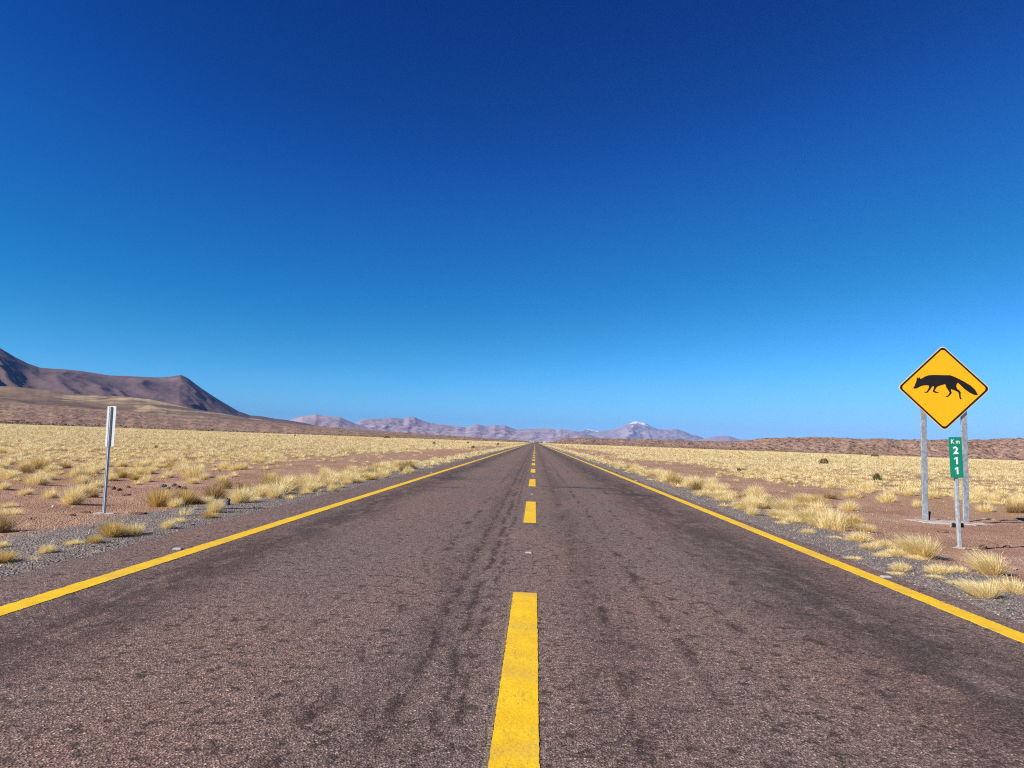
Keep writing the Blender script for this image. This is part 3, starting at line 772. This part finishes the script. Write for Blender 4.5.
# loose straw lying about on the verges
nl = 5200
lx2 = np.where(rng.uniform(0, 1, nl) < .5, -(4.5 + np.abs(rng.normal(0, 2.2, nl))), 4.2 + np.abs(rng.normal(0, 2.2, nl))); ly2 = 4 + 32 * rng.uniform(0, 1, nl) ** 1.2
add_field(lx2, ly2, rng.uniform(.05, .22, nl), rng.uniform(.03, .10, nl), 5, 1, .007, rng.uniform(-.3, .05, nl))
o = link('grass', np_mesh('grass', np.concatenate(Vs), np.concatenate(Qs), False, np.concatenate(Ts)), MAT['straw']); tag(o, kind='stuff')
print('grass quads', sum(len(q) for q in Qs), 'tufts', len(tufts), 'rest', len(rest))

# ------------------------------------------------------------------ shrubs: one by one near, a mass on the far slopes
def shrub_mesh(seed, n=420):
    rng = np.random.default_rng(seed)
    c = rng.normal(0, 1, (n, 3)); c /= np.linalg.norm(c, axis=1)[:, None]; c *= (rng.uniform(.35, 1, n) ** .5)[:, None]
    c[:, 2] = np.abs(c[:, 2]) * .75
    c[:, :2] *= (1 + .25 * perlin(c[:, 0] * 2 + seed, c[:, 1] * 2))[:, None] * .5; c[:, 2] *= .75
    a = rng.normal(0, 1, (n, 3)); a /= np.linalg.norm(a, axis=1)[:, None]
    b = np.cross(a, rng.normal(0, 1, (n, 3))); b /= np.linalg.norm(b, axis=1)[:, None]
    s = rng.uniform(.03, .075, n)[:, None]
    V = np.stack([c - a * s - b * s * .4, c + a * s - b * s * .4, c + a * s + b * s * .4, c - a * s + b * s * .4], 1).reshape(-1, 3)
    Q = np.arange(n * 4).reshape(n, 4)
    T = np.repeat(rng.beta(2, 2.2, n), 4)
    me = np_mesh('shrub', V, Q, False, T); me.materials.append(MAT['shrub']); return me
SH = [shrub_mesh(i) for i in range(4)]
SHR = [(824, 464.5, 9, 5.5, 'wide dark olive shrub alone in the middle of the right plain'),
       (877, 481.5, 9, 8, 'upright dark green shrub nearest on the right plain, left of the warning sign'),
       (387, 438.3, 6, 2.6, 'flat blackish shrub at the far edge of the left plain'),
       (434, 444.4, 3.2, 3, 'small dark shrub in the left plain straight below the twin purple peaks'),
       (498, 445.2, 3, 2.4, 'tiny dark shrub on the left plain close to the road'),
       (473, 448.6, 4, 3, 'dark shrub beside the left verge where it narrows'),
       (468, 443.4, 2.2, 2, 'tiny dark dot of shrub far out on the left plain'),
       (708, 487, 10, 5, 'low brown-green shrub behind the right verge'),
       (875, 456.8, 7, 2.4, 'flat dark shrub near the far edge of the right plain'),
       (739, 472, 5, 3.4, 'small dark shrub in the thin grass of the right plain'),
       (295, 436.2, 2.4, 1.8, 'tiny dark shrub before the red slope under the rounded purple mountain'),
       (156, 448.5, 4, 3, 'small dark shrub far out on the left plain right of the marker panel')]
for i, (px, py, wp, hp, lab) in enumerate(SHR):
    p = at(px, py, -.07)
    Dd = math.hypot(p[0], p[1])
    if Dd > 620 or p[1] < 0 or Dd < 1:
        d = ray(px, py); Dd = 600; hh = math.hypot(d[0], d[1]); p = np.array([d[0] / hh * Dd, d[1] / hh * Dd, 0])
    o = bpy.data.objects.new('shrub', SH[i % 4]); COL.objects.link(o)
    o.location = (p[0], p[1], float(ground_z(p[0], p[1]))); o.rotation_euler = (0, 0, i * 1.3)
    o.scale = (wp / F * Dd, wp / F * Dd, hp / F * Dd / .56)
    tag(o, lab, 'shrub', 'dark shrubs dotted over the plain')

# ------------------------------------------------------------------ gravel and stones
ICO = []
_b = bmesh.new(); bmesh.ops.create_icosphere(_b, subdivisions=1, radius=1.0)
_b.verts.ensure_lookup_table(); ICO_V = np.array([v.co[:] for v in _b.verts]); ICO_F = np.array([[v.index for v in f.verts] for f in _b.faces]); _b.free()
def stones(name, x, y, size, mat, seed, sink=.25):
    rng = np.random.default_rng(seed); n = len(x)
    s = size[:, None] * rng.uniform(.6, 1.25, (n, 3)) * np.array([1, 1, .65])
    V = ICO_V[None] * (1 + rng.normal(0, .16, (n, len(ICO_V), 1)))
    V = V * s[:, None]
    an = rng.uniform(0, 6.28, n); ca, sa = np.cos(an)[:, None], np.sin(an)[:, None]
    V = np.stack([V[..., 0] * ca - V[..., 1] * sa, V[..., 0] * sa + V[..., 1] * ca, V[..., 2]], -1)
    V[..., 0] += x[:, None]; V[..., 1] += y[:, None]; V[..., 2] += (ground_z(x, y) + s[:, 2] * (1 - 2 * sink))[:, None]
    Q = (ICO_F[None] + (np.arange(n) * len(ICO_V))[:, None, None]).reshape(-1, 3)
    T = np.repeat(rng.uniform(0, 1, n), len(ICO_V))
    me = np_mesh(name, V.reshape(-1, 3), Q, False, T); me.materials.append(mat); return me
k = NT('gravel_stone', .9, .2)
at_ = k.n('ShaderNodeAttribute'); at_.attribute_name = 'tint'
k.color(k.ramp(at_.outputs['Fac'], [(0, (.13, .094, .080)), (.35, (.235, .180, .155)), (.7, (.33, .262, .225)), (.97, (.42, .345, .30)), (1, (.50, .43, .38))]))
MAT['gravel'] = k.m
n = 26000
yy = 3 + 27 * rng.uniform(0, 1, n) ** 1.3
side = rng.uniform(0, 1, n) < .55
xx = np.where(side, -(4.28 + np.abs(rng.normal(.25, .75, n))), 3.74 + np.abs(rng.normal(.25, .72, n)))
sz = rng.lognormal(math.log(.0056), .42, n).clip(.003, .022)
n2 = 4500
y2 = 5 + 30 * rng.uniform(0, 1, n2); x2 = np.where(rng.uniform(0, 1, n2) < .5, -1, 1) * rng.uniform(5, 14, n2)
s2 = rng.lognormal(math.log(.0075), .55, n2).clip(.003, .04)
o = link('gravel', stones('gravel', xx, yy, sz, MAT['gravel'], 5)); tag(o, kind='stuff')
k = NT('soil_pebble', .95, .1)
at_ = k.n('ShaderNodeAttribute'); at_.attribute_name = 'tint'
k.color(k.ramp(at_.outputs['Fac'], [(0, (.16, .095, .072)), (.5, (.40, .25, .19)), (.9, (.54, .37, .295)), (1, (.64, .54, .47))]))
o = link('pebbles', stones('pebbles', x2, y2, s2, k.m, 6, .2)); tag(o, kind='stuff')

def scrub_on(V, n, r0, r1, size, rng, low=1.0):
    nr, nc = V.shape[:2]
    i = (nr * (r0 + (r1 - r0) * rng.uniform(0, 1, n) ** low)).astype(int).clip(1, nr - 2); j = rng.integers(1, nc - 2, n)
    f = rng.uniform(0, 1, (n, 1)); g2 = rng.uniform(0, 1, (n, 1))
    P = V[i, j] * (1 - f) * (1 - g2) + V[i, j + 1] * f * (1 - g2) + V[i + 1, j] * (1 - f) * g2 + V[i + 1, j + 1] * f * g2
    keep = fbm(P[:, 0] * .011, P[:, 1] * .006, 3) + rng.uniform(-.5, .7, n) > 0
    P = P[keep]; n = len(P)
    s = size * rng.lognormal(0, .35, (n, 1)) * np.array([1.15, 1.15, .75])
    U_ = ICO_V[None] * (1 + rng.normal(0, .18, (n, len(ICO_V), 1))) * s[:, None]
    U_ = U_ + P[:, None] + np.array([0, 0, 1]) * (s[:, None, 2:] * .35)
    return U_.reshape(-1, 3), (ICO_F[None] + (np.arange(n) * len(ICO_V))[:, None, None]).reshape(-1, 3), np.repeat(rng.beta(2, 2, n), len(ICO_V))
sv, sq, stt, o_ = [], [], [], 0
for V_, n_, r0, r1, sz_, low in ((RV1, 5200, .015, .07, .62, 1.6), (RV1, 5500, .05, .85, .55, 1.2), (RV2, 4200, .015, .12, .6, 1.5), (RV2, 12000, .05, .97, .62, .8)):
    a, b, c = scrub_on(V_, n_, r0, r1, sz_, rng, low); sv.append(a); sq.append(b + o_); stt.append(c); o_ += len(a)
k = NT('far_scrub', .95, .1)
at_ = k.n('ShaderNodeAttribute'); at_.attribute_name = 'tint'
k.color(k.ramp(at_.outputs['Fac'], [(0, (.075, .052, .030)), (.5, (.16, .11, .062)), (.8, (.26, .18, .11)), (1, (.42, .29, .20))]))
o = link('scrub', np_mesh('scrub', np.concatenate(sv), np.concatenate(sq), False, np.concatenate(stt)), k.m); tag(o, kind='stuff')

def rock(px, py, wpx, hpx, label, mat, seed):
    p = at(px, py, -.07); Dd = math.hypot(p[0], p[1])
    bm = bmesh.new(); bmesh.ops.create_icosphere(bm, subdivisions=3, radius=1.0)
    for v in bm.verts:
        c = np.array(v.co[:]); f = 1 + .30 * float(perlin(c[0] * 1.3 + seed, c[1] * 1.3 + c[2] * 1.7)) + .12 * float(perlin(c[0] * 3.3 + seed, c[1] * 3.3 - c[2] * 3))
        v.co = Vector((c[0] * f, c[1] * f, max(c[2] * f, -.35)))
    sx = wpx / F * Dd * .5; sz_ = hpx / F * Dd / 1.2
    for v in bm.verts: v.co = Vector((v.co.x * sx, v.co.y * sx * .8, v.co.z * sz_))
    o = bm_obj('rock', bm, mat); o.location = (p[0], p[1], float(ground_z(p[0], p[1])) + sz_ * .15)
    o.rotation_euler = (0, 0, seed * 1.7)
    tag(o, label, 'rock', 'loose rocks beside the road')
ROCKS = [(227, 507, 7, 6.5, 'dark grey rock at the gravel edge beside a feathery tussock', 'stone'),
         (163, 487, 6, 3.4, 'dark stone, leftmost of the scatter behind the shaggy ochre tussocks', 'stone'),
         (168, 489, 5, 2.6, 'grey stone next to the leftmost dark stone of the scatter', 'stone'),
         (174, 486, 5, 3, 'dark stone at the back of the scatter on red soil', 'stone'),
         (178, 489, 6, 3, 'broad flat stone in the middle of the scatter', 'clod'),
         (184, 490, 5, 2.4, 'brown stone at the right end of the scatter', 'clod'),
         (113, 490, 6, 3, 'dark earth clod right of the marker post', 'clod'),
         (119, 491, 5, 2.2, 'flat dark clod beyond the first clod right of the post', 'clod'),
         (128, 489, 4, 1.8, 'smallest dark clod in line right of the marker post', 'clod'),
         (126, 495, 9, 1.6, 'thin dark slab of earth lying right of the marker post', 'clod'),
         (85, 512, 9, 1.6, 'flat earth slab beside the concrete foot of the marker post', 'clod'),
         (72, 517, 7, 1.6, 'small brown slab on red soil nearer than the marker post', 'clod'),
         (139, 515, 14, 1.6, 'long low ridge of earth near the gravel right of the marker post', 'clod'),
         (993, 544, 8, 2.4, 'dark flat stone on red soil right of the kilometre post', 'clod'),
         (982, 546, 7, 2.6, 'brown stone next to the dark flat one right of the kilometre post', 'clod'),
         (1007, 546, 6, 2, 'small brown stone on red soil toward the right border', 'clod'),
         (53, 508, 1.8, 1.5, 'single white pebble on red soil left of the marker post', 'stone'),
         (943, 531, 8, 1.8, 'flat clod on red soil left of the kilometre post', 'clod')]
for i, (a, b, c, d, e, m) in enumerate(ROCKS): rock(a, b, c, d, e, MAT['white'] if 'white pebble' in e else MAT[m], i + 1)

# ------------------------------------------------------------------ signs
def place(px_b, py_b, zb, px_t, py_t):
    """foot on the ground, lean so that the axis passes the upper pixel"""
    p = at(px_b, py_b, zb); q = at_depth(px_t, py_t, p[1])
    return p, math.atan2(q[0] - p[0], q[2] - p[2]), math.hypot(q[0] - p[0], q[2] - p[2])
def rounded_poly(pts, r, n=6):
    out = []
    m = len(pts)
    for i in range(m):
        p = np.array(pts[i]); a = np.array(pts[i - 1]) - p; b = np.array(pts[(i + 1) % m]) - p
        a /= np.linalg.norm(a); b /= np.linalg.norm(b)
        half = math.acos(float(np.clip(a @ b, -1, 1))) / 2
        L = r / math.tan(half); c = p + (a + b) / np.linalg.norm(a + b) * r / math.sin(half)
        s = p + a * L - c; e = p + b * L - c
        a0 = math.atan2(s[1], s[0]); a1 = math.atan2(e[1], e[0]); d = (a1 - a0 + math.pi) % (2 * math.pi) - math.pi
        for j in range(n + 1):
            t = a0 + d * j / n; out.append((c[0] + r * math.cos(t), c[1] + r * math.sin(t)))
    return out
def ring(bm, outer, inner, y0, y1):
    n = len(outer)
    rows = [[bm.verts.new((x, y, z)) for x, z in P] for P, y in ((outer, y0), (inner, y0), (inner, y1), (outer, y1))]
    for k in range(4):
        A, B = rows[k], rows[(k + 1) % 4]
        for i in range(n):
            j = (i + 1) % n; bm.faces.new((A[i], A[j], B[j], B[i]))
def pad_mesh(bm, rx_, ry_, h_, seed, n=40):
    pts = []
    for i in range(n):
        a = 2 * math.pi * i / n; f = 1 + .16 * float(perlin(math.cos(a) * 2.2 + seed, math.sin(a) * 2.2)) + .07 * float(perlin(math.cos(a) * 7 + seed, math.sin(a) * 7))
        pts.append((rx_ * f * math.cos(a), ry_ * f * math.sin(a)))
    top = [(x * .94, y * .94) for x, y in pts]
    lo_ = [bm.verts.new((x, y, -.10)) for x, y in pts]; mid = [bm.verts.new((x, y, h_ * .6)) for x, y in pts]; up = [bm.verts.new((x, y, h_ + .012 * float(perlin(x * 9, y * 9 + seed)))) for x, y in top]
    for i in range(n):
        j = (i + 1) % n; bm.faces.new((lo_[i], lo_[j], mid[j], mid[i])); bm.faces.new((mid[i], mid[j], up[j], up[i]))
    c = bm.verts.new((0, 0, h_ + .006))
    for i in range(n): bm.faces.new((up[i], up[(i + 1) % n], c))

GZ = -.07
# --- animal warning sign
pb, lean, _ = place(946.5, 522.5, GZ, 943.6, 388)
Ysg = pb[1]; M_PX = Ysg / RW[1] @ np.array([0, 0, 1]) if False else None
depth = float((RW.T @ (np.array([pb[0], pb[1], 1.2]) - np.array([0, 0, H])))[2])
U = depth / F                                   # metres per pixel at the sign
sgn = empty('animal_warning_sign', (pb[0], pb[1], float(ground_z(pb[0], pb[1]))), 'yellow diamond warning sign with a black fox, on two galvanised posts', 'road sign')
zc = at_depth(943.6, 388, Ysg)[2] - sgn.location.z
sgn.rotation_euler = (0, lean, R_(-7))
hw = 43.6 * U
dia = lambda r: [(0, r), (r, 0), (0, -r), (-r, 0)]
P0 = rounded_poly(dia(hw), .06 * hw * 1.5, 8)
P1 = rounded_poly(dia(hw * .973), .055 * hw * 1.5, 8); P2 = rounded_poly(dia(hw * .918), .05 * hw * 1.5, 8)
sh_ = lambda P: [(x, z + zc) for x, z in P]
bm = bmesh.new(); bm_prism(bm, sh_(P0), 0.0, .004); plate = bm_obj('panel', bm, MAT['cream'], sgn)
bm = bmesh.new(); ring(bm, sh_(P1), sh_(P2), -.0030, -.0005); bm_obj('border', bm, MAT['black'], plate)
bm = bmesh.new(); bm_prism(bm, sh_([(x * .998, z * .998) for x, z in P2]), -.0022, -.0004); bm_obj('yellow_face', bm, MAT['yellow'], plate)
FOX = [(2, 330), (20, 310), (35, 265), (50, 225), (55, 175), (72, 195), (90, 175), (105, 205), (130, 190), (170, 165), (215, 148), (300, 142), (400, 145), (510, 146), (560, 165), (620, 195), (700, 240), (780, 295), (840, 355), (875, 425), (868, 440), (830, 435), (770, 405), (700, 350), (650, 295), (610, 255), (592, 285), (590, 320), (600, 345), (630, 370), (646, 395), (642, 440), (647, 475), (658, 495), (640, 503), (628, 485), (620, 420), (612, 397), (575, 375), (515, 350), (515, 375), (526, 405), (500, 440), (465, 468), (437, 462), (445, 455), (465, 450), (490, 420), (495, 400), (480, 370), (455, 330), (440, 278), (400, 290), (345, 308), (322, 322), (305, 350), (292, 375), (310, 388), (345, 400), (350, 411), (300, 408), (268, 390), (270, 375), (283, 340), (285, 308), (265, 312), (240, 345), (215, 380), (190, 408), (150, 405), (155, 398), (180, 392), (200, 365), (218, 325), (215, 300), (190, 295), (150, 298), (110, 308), (70, 330), (30, 348), (5, 345)]
cl, sl_ = math.cos(lean), math.sin(lean)
fp = []
for x, y in FOX:
    dx = (x - 417) / 14.63 * U; dz = -(y - 336) / 14.63 * U
    ang = R_(0.6); fp.append((dx * math.cos(ang) - dz * math.sin(ang), dx * math.sin(ang) + dz * math.cos(ang) + zc))
bm = bmesh.new(); bm_prism(bm, fp, -.0050, -.0018); bm.normal_update(); bmesh.ops.triangulate(bm, faces=[f for f in bm.faces if len(f.verts) > 4], ngon_method='EAR_CLIP'); bm_obj('fox_symbol', bm, MAT['black'], plate)
bm_off = []
PXL, PXR = -18.2 * U, 19.4 * U
for sx in (PXL, PXR):
    bm = bmesh.new(); hgt = zc + .10
    # channel post: web and two flanges, open to the back
    bm_box(bm, (sx, .062, hgt / 2 - .15), (.108, .050, hgt + .3), bevel=.006)
    bm_obj('post', bm, MAT['galv'], sgn)
    for zz in (-.34, .34):
        bm = bmesh.new(); bm_cyl(bm, (sx, -.006, zc + zz), .011, .008, 'Y', 10); bm_obj('bolt', bm, MAT['yellow'], sgn)
for zz in (-.34, .34):
    bm = bmesh.new(); w2 = hw - abs(zz) - .05
    bm_box(bm, (0, .021, zc + zz), (w2 * 2, .030, .05), bevel=.003); bm_obj('crossbar', bm, MAT['blackrub'], sgn)
bm = bmesh.new(); bm_box(bm, (PXL + .085, .09, .13), (.040, .03, .17), Matrix.Rotation(R_(7), 3, 'Y'), .004); bm_obj('black_plate', bm, MAT['blackrub'], sgn)  # small tilted black plate beside the left post's foot
bm = bmesh.new(); pad_mesh(bm, .78, .42, .03, 3.); ft = bm_obj('concrete_footing', bm, MAT['concrete'], sgn); ft.rotation_euler = (0, -lean, 0); ft.location = (.02, .0, 0)

# --- kilometre post, green
def text_mesh(body, size, bold):
    cu = bpy.data.curves.new('lettering', 'FONT'); cu.body = body; cu.size = size; cu.align_x = 'CENTER'; cu.align_y = 'CENTER'
    cu.extrude = .0008; cu.offset = bold; cu.resolution_u = 6
    ob = bpy.data.objects.new('lettering_source', cu); COL.objects.link(ob)
    bpy.context.view_layer.update()
    me = bpy.data.meshes.new_from_object(ob.evaluated_get(bpy.context.evaluated_depsgraph_get()))
    bpy.data.objects.remove(ob); bpy.data.curves.remove(cu)
    return me
pk, lean_k, _ = place(961.2, 549, GZ, 955.3, 440)
km = empty('kilometre_post', (pk[0], pk[1], float(ground_z(pk[0], pk[1]))), 'small green Km 211 marker panel on a slim metal post before the warning sign', 'kilometre marker')
km.rotation_euler = (0, lean_k, R_(-6))
dk = float((RW.T @ (np.array([pk[0], pk[1], .8]) - np.array([0, 0, H])))[2]); UK = dk / F
ht = (at_depth(955, 437, pk[1])[2] - km.location.z); hb = (at_depth(957, 477.8, pk[1])[2] - km.location.z)
wk = 12.2 * UK
P = rounded_poly([(-wk / 2, ht), (wk / 2, ht), (wk / 2, hb), (-wk / 2, hb)], .012, 5)
bm = bmesh.new(); bm_prism(bm, P, 0, .003); kp = bm_obj('panel', bm, MAT['green'], km)
bm = bmesh.new()
# omega post: two flanges and a raised web
bm_box(bm, (0, .030, ht * .5 - .1), (.040, .034, ht + .17), bevel=.004)
bm_box(bm, (-.026, .042, ht * .5 - .1), (.012, .008, ht + .17)); bm_box(bm, (.026, .042, ht * .5 - .1), (.012, .008, ht + .17))
bm_obj('post', bm, MAT['galvlight'], km)
def letters(body, size, zc_, bold, sx=1.0):
    me = text_mesh(body, size, bold); me.materials.append(MAT['white'])
    o = bpy.data.objects.new('lettering', me); COL.objects.link(o); o.parent = kp
    o.rotation_euler = (R_(90), 0, 0); o.scale = (sx, 1, 1); o.location = (0, -.0022, zc_)
    return o
hp = ht - hb
letters('K m', .088, ht - hp * .115, .0010, .82)
letters('2', .145, ht - hp * .335, .0045, 1.0)
for i in (1, 2):      # the two figure ones, with their slanting flag
    zc_ = ht - hp * (.335 + .245 * i); bm = bmesh.new()
    bm_prism(bm, [(-.006, -.052), (.017, -.052), (.017, .052), (-.001, .052), (-.030, .036), (-.030, .015), (-.006, .026)], -.0030, -.0012)
    bm.normal_update(); bmesh.ops.triangulate(bm, faces=[f for f in bm.faces if len(f.verts) > 4], ngon_method='EAR_CLIP')
    o = bm_obj('lettering', bm, MAT['white'], kp); o.location = (.004, 0, zc_)
bm = bmesh.new()
for sx in (-.055, .055): bm_box(bm, (sx, .062, .325), (.044, .03, .062), bevel=.004)
bm_box(bm, (0, .0625, .325), (.07, .02, .03)); bm_obj('clamp', bm, MAT['blackrub'], km)
bm = bmesh.new(); pad_mesh(bm, .13, .09, .012, 8., 24); bm_obj('concrete_footing', bm, MAT['concrete'], km)

# --- kilometre marker seen from behind
pl, lean_l, _ = place(104, 513.5, GZ, 110.4, 407)
kb = empty('marker_post', (pl[0], pl[1], float(ground_z(pl[0], pl[1]))), 'slim grey post carrying a narrow bare metal panel seen from behind, on red soil', 'kilometre marker')
kb.rotation_euler = (0, lean_l, R_(-24))
dl = float((RW.T @ (np.array([pl[0], pl[1], .8]) - np.array([0, 0, H])))[2]); UL = dl / F
ht = (at_depth(110, 406, pl[1])[2] - kb.location.z); hb = (at_depth(108, 446.5, pl[1])[2] - kb.location.z)
wk = 13.6 * UL
P = rounded_poly([(-wk / 2, ht), (wk / 2, ht), (wk / 2, hb), (-wk / 2, hb)], .012, 5)
bm = bmesh.new(); bm_prism(bm, P, .012, .015); pnl = bm_obj('panel', bm, MAT['alu'], kb)
bm = bmesh.new(); bm_box(bm, (0, 0.0, ht * .5 - .095), (.052, .022, ht + .17), bevel=.003)
bm_box(bm, (-.016, -.0135, ht * .5 - .095), (.008, .008, ht + .168)); bm_box(bm, (.016, -.0135, ht * .5 - .095), (.008, .008, ht + .168))
bm_obj('post', bm, MAT['postgrey'], kb)
for zz in (ht - .09, hb + .08):
    bm = bmesh.new(); bm_cyl(bm, (0, -.015, zz), .012, .012, 'Y', 8); bm_obj('bolt', bm, MAT['galv'], kb)
bm = bmesh.new(); pad_mesh(bm, .17, .14, .012, 5., 30); o = bm_obj('concrete_footing', bm, MAT['concrete'], kb); o.rotation_euler = (0, -lean_l, 0)

# ------------------------------------------------------------------ road studs
def stud_parts():
    bm = bmesh.new()
    b0 = [(-.055, -.05), (.055, -.05), (.055, .05), (-.055, .05)]; t0 = [(-.042, -.022), (.042, -.022), (.042, .022), (-.042, .022)]
    lo_ = [bm.verts.new((x, y, 0)) for x, y in b0]; up = [bm.verts.new((x, y, .019)) for x, y in t0]
    bm.faces.new(up); bm.faces.new(lo_[::-1])
    for i in range(4): bm.faces.new((lo_[i], lo_[(i + 1) % 4], up[(i + 1) % 4], up[i]))
    bmesh.ops.bevel(bm, geom=bm.edges[:], offset=.0025, segments=2, affect='EDGES')
    bmesh.ops.recalc_face_normals(bm, faces=bm.faces)
    me = bpy.data.meshes.new('body'); bm.to_mesh(me); bm.free(); me.materials.append(MAT['stud'])
    bm = bmesh.new(); bm_box(bm, (0, -.0385, .0115), (.078, .003, .020), Matrix.Rotation(R_(-54), 3, 'X'))
    bmesh.ops.recalc_face_normals(bm, faces=bm.faces)
    m2 = bpy.data.meshes.new('reflector'); bm.to_mesh(m2); bm.free(); m2.materials.append(MAT['lens'])
    return me, m2
sm, rm = stud_parts()
ST = [(-3.68, 7.3, 'small pale road stud just outside the left edge line'), (3.63, 7.42, 'small white road stud just outside the right edge line'),
      (-.03, 8.02, 'small road stud in the gap after the nearest yellow dash'), (-.03, 16.9, 'small road stud in the gap after the second yellow dash')]
for k in range(1, 5):
    ST += [(-3.70, 7.45 + 17.8 * k, 'tiny road stud far along the left edge line'), (3.66, 7.6 + 17.8 * k, 'tiny road stud far along the right edge line')]
    ST += [(-.03, 16.9 + 8.9 * k, 'tiny road stud between far yellow dashes')]
for x, y, lab in ST:
    e = empty('road_stud', (x, y, .0005), lab, 'road stud', 'road studs far ahead' if 'far' in lab else 'road studs')
    e.scale = (.72, .8, .8) if abs(x) < 1 else (.9, .9, .9); link('body', sm, None, e); link('reflector', rm, None, e)

# ------------------------------------------------------------------ distant sheds at the end of the road
def shed(px, D, wdt, hgt, label):
    d = ray(px, 441); hh = math.hypot(d[0], d[1]); x, y = d[0] / hh * D, d[1] / hh * D
    e = empty('shed', (x, y, -.08), label, 'shed', 'white sheds at the far end of the road')
    bm = bmesh.new(); bm_box(bm, (0, 0, hgt / 2), (wdt, 5, hgt)); bm_obj('wall', bm, MAT['wall'], e)
    bm = bmesh.new(); bm_prism(bm, [(-wdt / 2 - .3, hgt + .02), (wdt / 2 + .3, hgt + .02), (0, hgt + .9)], -2.8, 2.8); bm_obj('roof', bm, MAT['roofm'], e)
    bm = bmesh.new(); bm_box(bm, (-wdt * .2, -2.52, 1.0), (.9, .06, 2.0)); bm_obj('door', bm, MAT['postgrey'], e)
    bm = bmesh.new(); bm_box(bm, (wdt * .22, -2.52, 1.6), (1.0, .06, .8)); bm_obj('window', bm, MAT['blackrub'], e)
shed(530.6, 1150, 3.4, 2.6, 'wider of two tiny white sheds left of where the road vanishes')
shed(533.4, 1150, 2.4, 2.6, 'narrower tiny white shed, closest to the vanishing road')
shed(544.4, 900, 2.8, 2.0, 'tiny pale shed right of where the road vanishes')

# ------------------------------------------------------------------ haze
k = bpy.data.materials.new('haze'); k.use_nodes = True; t = k.node_tree; t.nodes.clear()
ov = t.nodes.new('ShaderNodeOutputMaterial'); pv = t.nodes.new('ShaderNodeVolumePrincipled')
pv.inputs['Color'].default_value = (.21, .45, .95, 1); pv.inputs['Density'].default_value = 2.9e-5; pv.inputs['Anisotropy'].default_value = -0.35
t.links.new(pv.outputs[0], ov.inputs['Volume'])
bm = bmesh.new(); bm_box(bm, (0, 12000, 430), (66000, 34000, 870))
hz = bm_obj('haze', bm, k); tag(hz, kind='stuff'); hz.location.z = -10 + 0
